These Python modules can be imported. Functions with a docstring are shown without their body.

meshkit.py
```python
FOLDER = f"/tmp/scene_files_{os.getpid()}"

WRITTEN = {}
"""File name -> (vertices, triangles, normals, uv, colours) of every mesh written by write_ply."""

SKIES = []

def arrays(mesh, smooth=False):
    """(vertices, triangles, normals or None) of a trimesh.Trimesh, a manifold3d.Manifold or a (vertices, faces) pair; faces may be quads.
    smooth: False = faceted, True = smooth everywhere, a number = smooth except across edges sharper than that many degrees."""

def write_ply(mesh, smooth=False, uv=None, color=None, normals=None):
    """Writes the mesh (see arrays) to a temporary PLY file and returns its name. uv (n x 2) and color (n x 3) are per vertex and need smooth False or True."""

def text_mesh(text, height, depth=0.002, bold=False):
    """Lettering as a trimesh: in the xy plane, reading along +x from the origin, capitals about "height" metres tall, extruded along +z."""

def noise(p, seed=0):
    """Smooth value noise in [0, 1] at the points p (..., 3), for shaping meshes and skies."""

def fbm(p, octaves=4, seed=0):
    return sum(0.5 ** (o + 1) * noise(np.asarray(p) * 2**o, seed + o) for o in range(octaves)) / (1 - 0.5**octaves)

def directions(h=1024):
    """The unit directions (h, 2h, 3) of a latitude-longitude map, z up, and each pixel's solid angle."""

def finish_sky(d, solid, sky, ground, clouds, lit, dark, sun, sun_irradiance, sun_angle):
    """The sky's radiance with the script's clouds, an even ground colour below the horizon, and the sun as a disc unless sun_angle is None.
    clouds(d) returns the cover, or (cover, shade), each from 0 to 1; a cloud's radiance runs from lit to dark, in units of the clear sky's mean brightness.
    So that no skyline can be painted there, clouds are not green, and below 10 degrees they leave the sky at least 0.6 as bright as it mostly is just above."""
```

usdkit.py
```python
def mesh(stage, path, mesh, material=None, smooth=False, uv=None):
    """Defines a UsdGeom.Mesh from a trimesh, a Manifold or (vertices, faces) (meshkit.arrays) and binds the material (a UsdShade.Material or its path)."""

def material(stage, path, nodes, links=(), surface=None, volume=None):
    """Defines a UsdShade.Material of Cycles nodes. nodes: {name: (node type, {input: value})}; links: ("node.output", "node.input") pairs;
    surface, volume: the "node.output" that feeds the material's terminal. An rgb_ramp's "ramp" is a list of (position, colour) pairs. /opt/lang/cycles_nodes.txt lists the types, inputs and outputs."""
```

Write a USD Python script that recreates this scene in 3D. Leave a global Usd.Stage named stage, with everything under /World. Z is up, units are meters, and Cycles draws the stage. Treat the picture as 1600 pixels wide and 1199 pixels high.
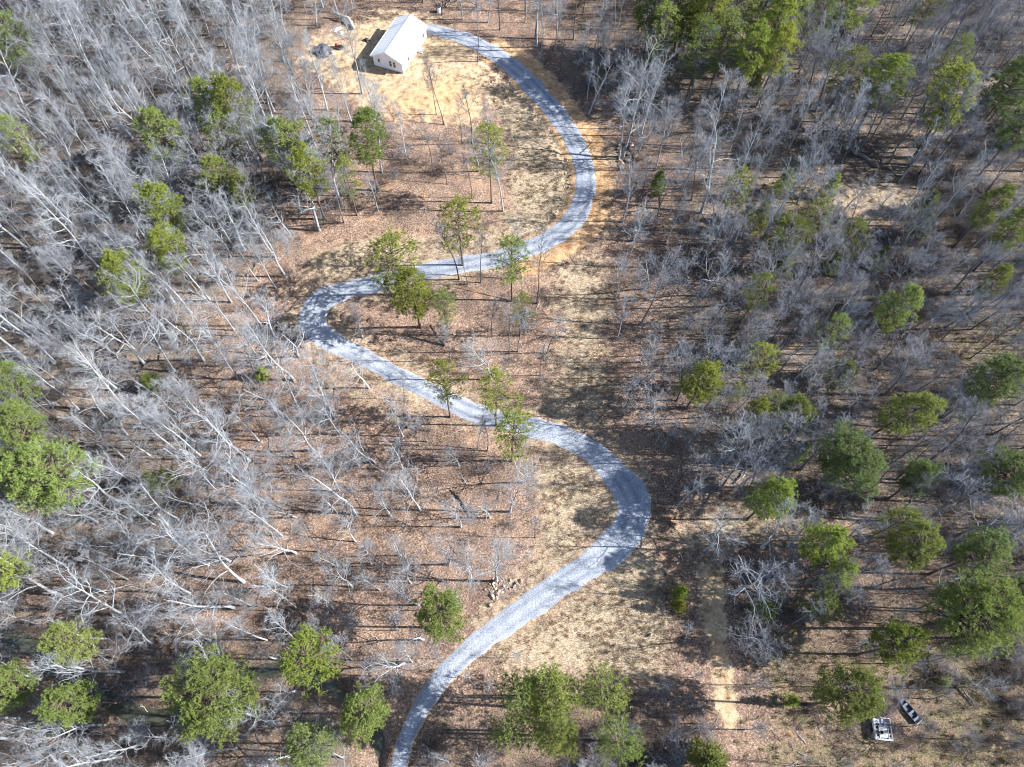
import math, zlib
import numpy as np
import trimesh, shapely
from shapely.geometry import Polygon, LineString
from scipy.ndimage import gaussian_filter
from scipy.interpolate import RegularGridInterpolator
from scipy.spatial import cKDTree
from pxr import Usd, UsdGeom, UsdLux, UsdShade, Gf, Sdf, Vt
import usdkit, meshkit

# ------------------------------------------------------------------ stage, camera, sky, sun
stage = Usd.Stage.CreateInMemory()
UsdGeom.SetStageUpAxis(stage, UsdGeom.Tokens.z)
UsdGeom.SetStageMetersPerUnit(stage, 1.0)
UsdGeom.Xform.Define(stage, '/World')
CAM_H, TILT = 112.0, math.radians(26.4)
cam = UsdGeom.Camera.Define(stage, '/World/camera')
cam.AddTranslateOp().Set(Gf.Vec3d(0, 0, CAM_H))
cam.AddRotateXOp().Set(math.degrees(TILT))
cam.CreateFocalLengthAttr(24.0)
cam.CreateHorizontalApertureAttr(34.6)
cam.CreateVerticalApertureAttr(34.6 * 767 / 1024)
cam.CreateClippingRangeAttr(Gf.Vec2f(0.5, 4000))
cam.CreateExposureAttr(1.92)
SUN_EL = math.radians(31.5)
SUN_AZ = math.radians(91.0)          # atan2(x, y) of the direction towards the sun
T = Sdf.ValueTypeNames
sky_mat = usdkit.material(stage, '/World/Looks/sky', {
    'sky': ('sky_texture', {'sky_type': 'single_scattering', 'sun_disc': False, 'sun_elevation': SUN_EL, 'sun_rotation': SUN_AZ}),
    'bg': ('background_shader', {'strength': 0.075})}, [('sky.color', 'bg.color')], surface='bg.background')
dome = UsdLux.DomeLight.Define(stage, '/World/sky')
UsdShade.MaterialBindingAPI.Apply(dome.GetPrim()).Bind(sky_mat)
dome.GetPrim().SetCustomDataByKey('kind', 'structure')
sun = UsdLux.DistantLight.Define(stage, '/World/sun')
sun.CreateIntensityAttr(1.25); sun.CreateAngleAttr(0.53); sun.CreateNormalizeAttr(True)
sun.CreateColorAttr(Gf.Vec3f(1.0, 0.965, 0.91))
sun.AddRotateZOp().Set(90 - math.degrees(SUN_AZ))
sun.AddRotateYOp().Set(90 - math.degrees(SUN_EL))

# ------------------------------------------------------------------ helpers
FPX = 1600 * 24 / 34.6
CA, SA = math.cos(TILT), math.sin(TILT)
EYE = np.array([0, 0, CAM_H])

def smooth(x, a, b):
    t = np.clip((np.asarray(x, float) - a) / (b - a), 0, 1)
    return t * t * (3 - 2 * t)

def ray(u, v):
    a, b = (np.asarray(u, float) - 800) / FPX, -(np.asarray(v, float) - 599.5) / FPX
    return np.stack([a, b * CA + SA, b * SA - CA], -1)

def project(p):
    d = np.asarray(p, float) - EYE
    yc, zc = d[..., 1] * CA + d[..., 2] * SA, -d[..., 1] * SA + d[..., 2] * CA
    return 800 + FPX * d[..., 0] / -zc, 599.5 - FPX * yc / -zc, -zc

def fbm2(x, y, scale, octaves=3, seed=0):
    p = np.stack([np.asarray(x, float) / scale, np.asarray(y, float) / scale, np.full(np.shape(x), 7.3 + seed)], -1)
    return meshkit.fbm(p, octaves, seed) - 0.5

COUNT = {}
def numbered(path):
    n = COUNT.get(path, 0); COUNT[path] = n + 1
    return path if n == 0 else f'{path}_{n:03d}'

def tag(o, label=None, cat=None, group=None, kind=None):
    p = o.GetPrim() if hasattr(o, 'GetPrim') else o
    for k, v in (('label', label), ('category', cat), ('group', group), ('kind', kind)):
        if v: p.SetCustomDataByKey(k, v)
    return o

def obj(name, mesh, mat, parent='/World', smooth_=False):
    if not isinstance(parent, str): parent = str(parent.GetPath())
    return usdkit.mesh(stage, numbered(parent + '/' + name), mesh, '/World/Looks/' + mat, smooth=smooth_)

def thing(name, label=None, cat=None, loc=(0, 0, 0), rz=0.0, group=None, scale=None, tilt=(0, 0), parent='/World', ref=None):
    x = UsdGeom.Xform.Define(stage, numbered(parent + '/' + name))
    x.AddTranslateOp().Set(Gf.Vec3d(*map(float, loc)))
    x.AddRotateXYZOp().Set(Gf.Vec3f(float(tilt[0]), float(tilt[1]), float(rz)))
    if scale is not None: x.AddScaleOp().Set(Gf.Vec3f(*map(float, scale)))
    if label: tag(x, label, cat, group)
    if ref:
        x.GetPrim().GetReferences().AddInternalReference(ref); x.GetPrim().SetInstanceable(True)
    return x

def box(sx, sy, sz, at=(0, 0, 0), rz=0.0, rot=None):
    m = trimesh.creation.box([sx, sy, sz])
    if rot is not None: m.apply_transform(rot)
    if rz: m.apply_transform(trimesh.transformations.rotation_matrix(rz, [0, 0, 1]))
    m.apply_translation(at)
    return m

def cat_(ms): return trimesh.util.concatenate(ms)

def bevel_box(sx, sy, sz, r=0.03, at=(0, 0, 0)):
    import itertools
    c = []
    for a, b, d in itertools.product((-1, 1), repeat=3):
        X, Y, Z = sx / 2, sy / 2, sz / 2
        c += [(a * (X - r), b * (Y - r), d * Z), (a * (X - r), b * Y, d * (Z - r)), (a * X, b * (Y - r), d * (Z - r))]
    m = trimesh.convex.convex_hull(np.array(c)); m.apply_translation(at)
    return m

def tubes(P, R, sides=4):
    """n polylines of k points as tubes: P (n,k,3), R (n,k)."""
    n, k, _ = P.shape
    t = np.gradient(P, axis=1); t /= np.linalg.norm(t, axis=2, keepdims=True) + 1e-9
    up = np.where(np.abs(t[:, :, 2:]) < 0.9, [0, 0, 1.0], [1.0, 0, 0])
    a = np.cross(t, up); a /= np.linalg.norm(a, axis=2, keepdims=True) + 1e-9
    b = np.cross(t, a)
    an = np.arange(sides) * 2 * np.pi / sides
    v = P[:, :, None] + R[:, :, None, None] * (np.cos(an)[:, None] * a[:, :, None] + np.sin(an)[:, None] * b[:, :, None])
    i, j, s = np.meshgrid(np.arange(n), np.arange(k - 1), np.arange(sides), indexing='ij')
    base, s2 = (i * k + j) * sides, (s + 1) % sides
    q = np.stack([base + s, base + s2, base + sides + s2, base + sides + s], -1).reshape(-1, 4)[:, ::-1]
    return v.reshape(-1, 3), q

def join(parts):
    vs, fs, n = [], [], 0
    for v, f in parts:
        f = np.asarray(f)
        if f.shape[1] == 4: f = np.vstack([f[:, [0, 1, 2]], f[:, [0, 2, 3]]])
        vs.append(v); fs.append(f + n); n += len(v)
    return np.vstack(vs), np.vstack(fs)

# ------------------------------------------------------------------ materials
def simple(name, color, rough=0.8, var=0.0, nscale=4.0, dark=None, metallic=0.0, spec=0.3, bump=0.0):
    """colour broken up by object space noise, and by object when var > 0"""
    c = np.array(color, float); d = np.array(dark if dark is not None else c * 0.7, float)
    nodes = {'g': ('geometry', {}), 'n': ('noise_texture', {'scale': nscale, 'detail': 5.0, 'roughness': 0.65}),
             'r': ('rgb_ramp', {'ramp': [(0.3, tuple(d)), (0.7, tuple(c))]}),
             'o': ('object_info', {}), 'm': ('map_range', {'from_min': 0.0, 'from_max': 1.0, 'to_min': 1 - var, 'to_max': 1 + var}),
             'h': ('hsv', {}), 'b': ('bump', {'strength': bump, 'distance': 0.05}),
             'p': ('principled_bsdf', {'roughness': rough, 'metallic': metallic, 'specular_ior_level': spec})}
    links = [('g.position', 'n.vector'), ('n.fac', 'r.fac'), ('o.random', 'm.value'), ('m.result', 'h.value'), ('r.color', 'h.color'), ('h.color', 'p.base_color')]
    if bump: links += [('n.fac', 'b.height'), ('b.normal', 'p.normal')]
    else: nodes.pop('b')
    return usdkit.material(stage, '/World/Looks/' + name, nodes, links, surface='p.BSDF')

def bark(name, color, dark, var=0.2):
    """each limb its own tone, each tree its own brightness"""
    nodes = {'g': ('geometry', {}), 'r': ('rgb_ramp', {'ramp': [(0.0, dark), (1.0, color)]}), 'o': ('object_info', {}),
             'm': ('map_range', {'from_min': 0.0, 'from_max': 1.0, 'to_min': 1 - var, 'to_max': 1 + var}), 'h': ('hsv', {}),
             'p': ('diffuse_bsdf', {'roughness': 0.4})}
    return usdkit.material(stage, '/World/Looks/' + name, nodes, [('g.random_per_island', 'r.fac'), ('o.random', 'm.value'), ('m.result', 'h.value'), ('r.color', 'h.color'), ('h.color', 'p.color')], surface='p.BSDF')

def foliage(name, light, dark, trans=0.38, var=0.22):
    """each blade its own tone, each plant its own brightness and hue"""
    nodes = {'o': ('object_info', {}), 'g': ('geometry', {}), 'r': ('rgb_ramp', {'ramp': [(0.0, dark), (1.0, light)]}),
             'm': ('map_range', {'from_min': 0.0, 'from_max': 1.0, 'to_min': 1 - var, 'to_max': 1 + var}), 'h': ('hsv', {}),
             'w': ('math', {'math_type': 'multiply', 'value2': 7.31}), 'fr': ('math', {'math_type': 'fraction'}),
             'hu': ('map_range', {'from_min': 0.0, 'from_max': 1.0, 'to_min': 0.472, 'to_max': 0.502}),
             'd': ('diffuse_bsdf', {'roughness': 0.3}), 't': ('translucent_bsdf', {}), 'x': ('mix_closure', {'fac': trans})}
    links = [('g.random_per_island', 'r.fac'), ('o.random', 'm.value'), ('o.random', 'w.value1'), ('w.value', 'fr.value1'), ('fr.value', 'hu.value'), ('m.result', 'h.value'), ('hu.result', 'h.hue'),
             ('r.color', 'h.color'), ('h.color', 'd.color'), ('h.color', 't.color'), ('d.BSDF', 'x.closure1'), ('t.BSDF', 'x.closure2')]
    return usdkit.material(stage, '/World/Looks/' + name, nodes, links, surface='x.closure')

bark('bark_pale', (0.45, 0.475, 0.505), (0.25, 0.265, 0.285), 0.25)
bark('bark_grey', (0.21, 0.21, 0.22), (0.12, 0.12, 0.125), 0.3)
bark('bark_dark', (0.11, 0.10, 0.10), (0.06, 0.055, 0.055), 0.3)
bark('bark_pine', (0.17, 0.13, 0.105), (0.10, 0.078, 0.065))
bark('twig_pale', (0.39, 0.42, 0.465), (0.18, 0.195, 0.22), 0.25)
bark('twig_grey', (0.33, 0.35, 0.395), (0.19, 0.20, 0.23), 0.28)
bark('shrub_twig', (0.22, 0.19, 0.18), (0.11, 0.09, 0.085), 0.35)
bark('dead_wood', (0.50, 0.48, 0.45), (0.33, 0.31, 0.29))
bark('fallen_log_bark', (0.24, 0.23, 0.225), (0.15, 0.14, 0.135), 0.0)
foliage('needles_bright', (0.385, 0.405, 0.085), (0.175, 0.220, 0.050), 0.42)
foliage('needles_mid', (0.330, 0.375, 0.108), (0.155, 0.205, 0.062), 0.42)
foliage('needles_deep', (0.255, 0.310, 0.112), (0.120, 0.172, 0.066), 0.42)
foliage('straw_blades', (0.50, 0.415, 0.285), (0.30, 0.24, 0.16), 0.35)
foliage('grass_blades', (0.22, 0.21, 0.095), (0.13, 0.115, 0.06), 0.2)
simple('rock', (0.42, 0.36, 0.31), 0.9, 0.4, 3.0, (0.17, 0.13, 0.105))
simple('rock_red', (0.40, 0.24, 0.16), 0.9, 0.3, 1.8, (0.24, 0.15, 0.10))
simple('roof_metal', (0.80, 0.81, 0.82), 0.35, 0.0, 0.4, (0.70, 0.72, 0.74), metallic=0.0, spec=0.5)
simple('siding', (0.72, 0.70, 0.74), 0.6, 0.0, 0.6, (0.62, 0.60, 0.64))
simple('white_trim', (0.80, 0.80, 0.80), 0.5, 0.0, 2, (0.72, 0.72, 0.72))
simple('window_glass', (0.10, 0.085, 0.05), 0.08, 0.0, 1, (0.05, 0.045, 0.03), spec=0.6)
simple('concrete', (0.42, 0.40, 0.37), 0.9, 0.0, 2, (0.28, 0.26, 0.24))
simple('black_tarp', (0.030, 0.032, 0.045), 0.5, 0.0, 2, (0.015, 0.016, 0.024))
simple('red_paint', (0.42, 0.05, 0.03), 0.4, 0.0, 3)
simple('black_rubber', (0.02, 0.02, 0.02), 0.8, 0.0, 3)
simple('white_plastic', (0.74, 0.76, 0.80), 0.5, 0.0, 3, (0.6, 0.62, 0.66))
simple('white_paint', (0.62, 0.645, 0.69), 0.6, 0.0, 2.5, (0.36, 0.38, 0.41))
simple('blue_hull', (0.045, 0.06, 0.10), 0.5, 0.0, 2.0, (0.02, 0.028, 0.05))
simple('grey_metal', (0.30, 0.32, 0.35), 0.5, 0.0, 3, metallic=0.6)
simple('black_soil', (0.06, 0.045, 0.038), 0.95, 0.0, 3.0, (0.025, 0.02, 0.018))
simple('blue_bench', (0.10, 0.12, 0.16), 0.6, 0.0, 3.0, (0.05, 0.06, 0.08))
simple('blue_cloth', (0.10, 0.22, 0.55), 0.7, 0.0, 3.0)
simple('wire', (0.10, 0.10, 0.11), 0.6)

# leaf litter, clay, straw, pale yard dirt, green grass, bare clearing dirt: weights come from the ground's own zones
gn = {'g': ('geometry', {}), 'za': ('attribute', {'attribute': 'zone_a'}), 'zb': ('attribute', {'attribute': 'zone_b'}),
      'sa': ('separate_color', {}), 'sb': ('separate_color', {}),
      'big': ('noise_texture', {'scale': 0.11, 'detail': 4.0, 'roughness': 0.6}),
      'mid': ('noise_texture', {'scale': 0.75, 'detail': 4.0, 'roughness': 0.72}),
      'fine': ('noise_texture', {'scale': 4.0, 'detail': 3.0, 'roughness': 0.75}),
      'st': ('mapping', {'scale': (1.0, 2.6, 1.0), 'rotation': (0.0, 0.0, 0.5)}),
      'straw': ('noise_texture', {'scale': 2.2, 'detail': 3.0, 'roughness': 0.75, 'distortion': 0.6}),
      'lit': ('rgb_ramp', {'ramp': [(0.27, (0.040, 0.029, 0.026)), (0.43, (0.125, 0.086, 0.069)), (0.56, (0.222, 0.156, 0.121)), (0.72, (0.45, 0.35, 0.27))]}),
      'lit2': ('rgb_ramp', {'ramp': [(0.27, (0.034, 0.028, 0.026)), (0.46, (0.105, 0.084, 0.070)), (0.58, (0.170, 0.142, 0.120)), (0.72, (0.34, 0.295, 0.25))]}),
      'soil': ('mix', {'color2': (0.34, 0.205, 0.115)}), 'soilw': ('map_range', {'range_type': 'smoothstep', 'from_min': 0.56, 'from_max': 0.76, 'to_min': 0.0, 'to_max': 0.75, 'clamp': True}),
      'soiln': ('noise_texture', {'scale': 0.22, 'detail': 4.0, 'roughness': 0.75}),
      'drift': ('mix', {'mix_type': 'multiply', 'fac': 0.75}), 'driftr': ('rgb_ramp', {'ramp': [(0.35, (0.50, 0.52, 0.56)), (0.65, (1.4, 1.36, 1.3))]}),
      'lm': ('mix', {}), 'lf': ('mix', {'mix_type': 'multiply', 'fac': 0.8}),
      'lfr': ('rgb_ramp', {'ramp': [(0.2, (0.45, 0.43, 0.42)), (0.8, (1.5, 1.48, 1.46))]}),
      'bigr': ('math', {'math_type': 'multiply_add', 'value2': 1.4, 'value3': -0.7}), 'bigw': ('math', {'math_type': 'add', 'use_clamp': True}),
      'cl': ('rgb_ramp', {'ramp': [(0.3, (0.20, 0.110, 0.058)), (0.48, (0.37, 0.225, 0.120)), (0.7, (0.50, 0.36, 0.225))]}),
      'sr': ('rgb_ramp', {'ramp': [(0.28, (0.085, 0.064, 0.045)), (0.44, (0.21, 0.162, 0.112)), (0.56, (0.315, 0.252, 0.178)), (0.72, (0.52, 0.44, 0.325))]}),
      'dr': ('rgb_ramp', {'ramp': [(0.3, (0.17, 0.110, 0.065)), (0.45, (0.30, 0.212, 0.130)), (0.58, (0.395, 0.305, 0.200)), (0.75, (0.52, 0.45, 0.34))]}),
      'gr': ('rgb_ramp', {'ramp': [(0.3, (0.055, 0.048, 0.026)), (0.5, (0.115, 0.098, 0.056)), (0.7, (0.20, 0.165, 0.105))]}),
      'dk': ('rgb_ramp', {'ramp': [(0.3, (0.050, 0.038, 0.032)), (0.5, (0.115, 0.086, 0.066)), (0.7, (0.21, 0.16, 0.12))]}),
      'b': ('bump', {'strength': 0.75, 'distance': 0.16}), 'bh': ('math', {'math_type': 'add'}),
      'p': ('principled_bsdf', {'roughness': 0.95, 'specular_ior_level': 0.1})}
gl = [('g.position', f'{k}.vector') for k in ('big', 'mid', 'fine', 'st')] + [('st.vector', 'straw.vector')]
gl += [('za.color', 'sa.color'), ('zb.color', 'sb.color'), ('fine.fac', 'lit.fac'), ('fine.fac', 'lit2.fac'), ('big.fac', 'bigr.value1'), ('bigr.value', 'bigw.value1'), ('sb.b', 'bigw.value2'),
       ('bigw.value', 'lm.fac'), ('lit.color', 'lm.color1'), ('lit2.color', 'lm.color2'),
       ('mid.fac', 'lfr.fac'), ('lm.color', 'lf.color1'), ('lfr.color', 'lf.color2'),
       ('mid.fac', 'cl.fac'), ('straw.fac', 'sr.fac'), ('mid.fac', 'dr.fac'), ('fine.fac', 'gr.fac'), ('fine.fac', 'dk.fac')]
gl += [('g.position', 'soiln.vector'), ('soiln.fac', 'soilw.value'), ('soilw.result', 'soil.fac'), ('lf.color', 'drift.color1'), ('big.fac', 'driftr.fac'), ('driftr.color', 'drift.color2'), ('drift.color', 'soil.color1')]
prev = 'soil.color'
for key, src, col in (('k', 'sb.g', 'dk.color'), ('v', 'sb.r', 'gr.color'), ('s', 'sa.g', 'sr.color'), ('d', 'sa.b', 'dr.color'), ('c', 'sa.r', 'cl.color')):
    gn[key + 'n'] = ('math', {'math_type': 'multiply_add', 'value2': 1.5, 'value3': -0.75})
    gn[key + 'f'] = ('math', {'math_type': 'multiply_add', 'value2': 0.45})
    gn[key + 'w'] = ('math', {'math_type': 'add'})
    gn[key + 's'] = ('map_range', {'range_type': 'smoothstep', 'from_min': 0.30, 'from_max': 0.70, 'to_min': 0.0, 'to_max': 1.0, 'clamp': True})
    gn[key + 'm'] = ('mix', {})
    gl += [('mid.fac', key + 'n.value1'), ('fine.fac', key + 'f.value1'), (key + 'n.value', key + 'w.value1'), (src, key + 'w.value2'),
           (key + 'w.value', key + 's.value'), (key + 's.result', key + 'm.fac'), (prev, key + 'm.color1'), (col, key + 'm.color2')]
    gn.pop(key + 'f'); gl = [l for l in gl if key + 'f.' not in l[1]]
    prev = key + 'm.color'
gl += [(prev, 'p.base_color'), ('fine.fac', 'bh.value1'), ('straw.fac', 'bh.value2'), ('bh.value', 'b.height'), ('b.normal', 'p.normal')]
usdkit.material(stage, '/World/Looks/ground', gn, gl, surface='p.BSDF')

usdkit.material(stage, '/World/Looks/gravel', {
    'g': ('geometry', {}), 'a': ('attribute', {'attribute': 'lane'}), 's': ('separate_color', {}),
    'f': ('noise_texture', {'scale': 5.0, 'detail': 3.0, 'roughness': 0.8}), 'm': ('noise_texture', {'scale': 0.5, 'detail': 4.0}),
    'r': ('rgb_ramp', {'ramp': [(0.25, (0.090, 0.101, 0.128)), (0.48, (0.200, 0.222, 0.272)), (0.72, (0.38, 0.41, 0.465))]}),
    'add': ('math', {'math_type': 'multiply_add', 'value2': 0.35, 'value3': -0.175}), 'add2': ('math', {'math_type': 'add'}),
    'edge': ('mix', {'color2': (0.30, 0.20, 0.12)}), 'ew': ('math', {'math_type': 'multiply_add', 'value2': 0.9, 'value3': -0.45}), 'e2': ('math', {'math_type': 'add'}),
    'es': ('map_range', {'range_type': 'smoothstep', 'from_min': 0.45, 'from_max': 0.85, 'to_min': 0.0, 'to_max': 0.9, 'clamp': True}),
    'tr': ('mix', {'mix_type': 'multiply', 'color2': (0.58, 0.58, 0.60)}),
    'b': ('bump', {'strength': 0.5, 'distance': 0.06}), 'p': ('principled_bsdf', {'roughness': 0.9, 'specular_ior_level': 0.2})},
    [('g.position', 'f.vector'), ('g.position', 'm.vector'), ('a.color', 's.color'), ('m.fac', 'add.value1'), ('add.value', 'add2.value1'), ('f.fac', 'add2.value2'),
     ('add2.value', 'r.fac'), ('m.fac', 'ew.value1'), ('ew.value', 'e2.value1'), ('s.r', 'e2.value2'), ('e2.value', 'es.value'), ('r.color', 'tr.color1'), ('s.g', 'tr.fac'),
     ('tr.color', 'edge.color1'), ('es.result', 'edge.fac'), ('edge.color', 'p.base_color'), ('f.fac', 'b.height'), ('b.normal', 'p.normal')], surface='p.BSDF')
usdkit.material(stage, '/World/Looks/creek_water', {
    'n': ('noise_texture', {'scale': 1.2, 'detail': 3.0}), 'g': ('geometry', {}), 'b': ('bump', {'strength': 0.15, 'distance': 0.05}),
    'p': ('principled_bsdf', {'base_color': (0.050, 0.052, 0.038), 'roughness': 0.12, 'specular_ior_level': 0.5})},
    [('g.position', 'n.vector'), ('n.fac', 'b.height'), ('b.normal', 'p.normal')], surface='p.BSDF')

# ------------------------------------------------------------------ terrain
def axis(a, b, step, far):
    core = np.arange(a, b + step / 2, step)
    g, d, out = [], step, 0.0
    while out < far:
        d *= 1.35; out += d; g.append(out)
    g = np.array(g)
    return np.concatenate([a - g[::-1], core, core[-1] + g])
GX, GY = axis(-165, 165, 0.6, 1500), axis(-30, 215, 0.6, 1500)
XX, YY = np.meshgrid(GX, GY)
def hill(x, y):
    z = 8.5 * smooth(y, 5, 135) + 1.5 * smooth(y, 120, 260)
    z = z + 3.2 * fbm2(x, y, 55, 2, 3) + 0.9 * fbm2(x, y, 14, 2, 5)
    return z
ZZ = hill(XX, YY)
def make_interp(): return RegularGridInterpolator((GY, GX), ZZ, bounds_error=False, fill_value=0)
terrain = make_interp()
def zat(x, y): return terrain(np.stack([np.asarray(y, float), np.asarray(x, float)], -1))
def ground(u, v, h=0.0):
    """the place where something standing h metres above the ground is seen at (u, v) of the photograph"""
    d = ray(u, v); z = np.zeros(d.shape[:-1])
    for _ in range(14):
        t = (z + h - CAM_H) / d[..., 2]
        x, y = d[..., 0] * t, d[..., 1] * t
        z = np.reshape(zat(x, y), d.shape[:-1])
    return np.stack([x, y, z], -1)

ROAD_PX = [(668, 42), (690, 50), (722, 59), (757, 76), (797, 102), (832, 134), (864, 170), (889, 205), (906, 240), (915, 275), (912, 308), (902, 336), (880, 360), (848, 380), (800, 398), (750, 410),
           (700, 418), (650, 428), (600, 440), (555, 449), (518, 460), (494, 477), (487, 499), (501, 521), (532, 541), (575, 563), (620, 587), (665, 609), (708, 631), (750, 648), (800, 661),
           (850, 672), (897, 690), (937, 716), (967, 747), (986, 778), (989, 806), (974, 838), (944, 868), (900, 898), (850, 932), (800, 967), (750, 1003), (705, 1043), (672, 1083), (648, 1123),
           (632, 1163), (622, 1210), (612, 1270)]
ROAD_HW = [1.6, 2.0, 2.1, 2.3, 2.5, 2.5, 2.5, 2.4, 2.3, 2.2, 2.3, 2.4, 2.4, 2.3, 2.2, 2.1, 2.1, 2.1, 2.1, 2.2, 2.6, 2.9, 2.9, 2.7, 2.2, 1.9, 1.8, 1.9, 2.0, 2.1, 2.1, 2.1, 2.2, 2.5, 2.9, 3.1, 3.2, 3.1, 2.9,
           2.5, 2.25, 2.05, 1.9, 1.75, 1.65, 1.5, 1.35, 1.3, 1.3]
from scipy.interpolate import CubicSpline
rp = ground(*np.array(ROAD_PX, float).T)
sl = np.concatenate([[0], np.cumsum(np.linalg.norm(np.diff(rp[:, :2], axis=0), axis=1))])
ss = np.arange(0, sl[-1], 0.4)
RC = CubicSpline(sl, rp[:, :2])(ss)
RHW = 0.94 * np.interp(ss, sl, ROAD_HW)
RT = np.gradient(RC, axis=0); RT /= np.linalg.norm(RT, axis=1, keepdims=True)
RN = np.stack([-RT[:, 1], RT[:, 0]], 1)                       # points to the driver's left, coming from the house
RZ = gaussian_filter(zat(RC[:, 0], RC[:, 1]), 22, mode='nearest')
rtree = cKDTree(RC)
flat = np.stack([XX.ravel(), YY.ravel()], 1)
rd, ri = rtree.query(flat, distance_upper_bound=45)
far = ~np.isfinite(rd); ri[far] = 0
rd = np.where(far, 99.0, rd)
side = ((flat - RC[ri]) * RN[ri]).sum(1)
edge = (rd - RHW[ri]).reshape(XX.shape); side = side.reshape(XX.shape); rs = ss[ri].reshape(XX.shape)
w = 1 - smooth(edge, 1.0, 7.5)
ZZ = ZZ * (1 - w) + RZ[ri].reshape(XX.shape) * w
upper = (rs > sl[3]) & (rs < sl[14])
ZZ -= 0.45 * np.exp(-((edge - 1.3) / 0.6) ** 2) * np.where(upper & (side < 0), 1, 0)
ZZ -= 0.35 * np.exp(-((edge - 1.2) / 0.6) ** 2) * np.where((rs > sl[24]) & (rs < sl[36]) & (side > 0), 1, 0)
# house pad
HOUSE = ground(625, 85)
hd = np.hypot(XX - HOUSE[0], YY - HOUSE[1])
wp = 1 - smooth(hd, 10, 24)
ZZ = ZZ * (1 - wp) + HOUSE[2] * wp
HZ = HOUSE[2]
# creek bed
terrain = make_interp()
CREEK_PX = [(-90, 960), (-20, 992), (35, 1004), (80, 1040), (150, 1085), (245, 1122), (330, 1092), (415, 1047), (490, 1062), (560, 1112), (592, 1165), (604, 1215), (600, 1290)]
cp = ground(*np.array(CREEK_PX, float).T)
cs = np.concatenate([[0], np.cumsum(np.linalg.norm(np.diff(cp[:, :2], axis=0), axis=1))])
cc = CubicSpline(cs, cp[:, :2])(np.arange(0, cs[-1], 0.8))
cz = np.minimum.accumulate(gaussian_filter(zat(cc[:, 0], cc[:, 1]), 8, mode='nearest')) - 0.55
cd, ci = cKDTree(cc).query(flat, distance_upper_bound=30)
cfar = ~np.isfinite(cd); ci[cfar] = 0
cd = np.where(cfar, 99.0, cd).reshape(XX.shape)
wc = 1 - smooth(cd, 0.4, 2.8)
roadkeep = smooth(edge, 0.2, 2.0)
ZZ = ZZ + wc * roadkeep * (np.minimum(cz[ci].reshape(XX.shape) - 0.35, ZZ) - ZZ)
# small natural lumps off the road
ZZ += (0.22 * fbm2(XX, YY, 3.2, 3, 9) + 0.10 * fbm2(XX, YY, 1.1, 2, 19)) * smooth(edge, 0.3, 1.8)
terrain = make_interp()

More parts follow.
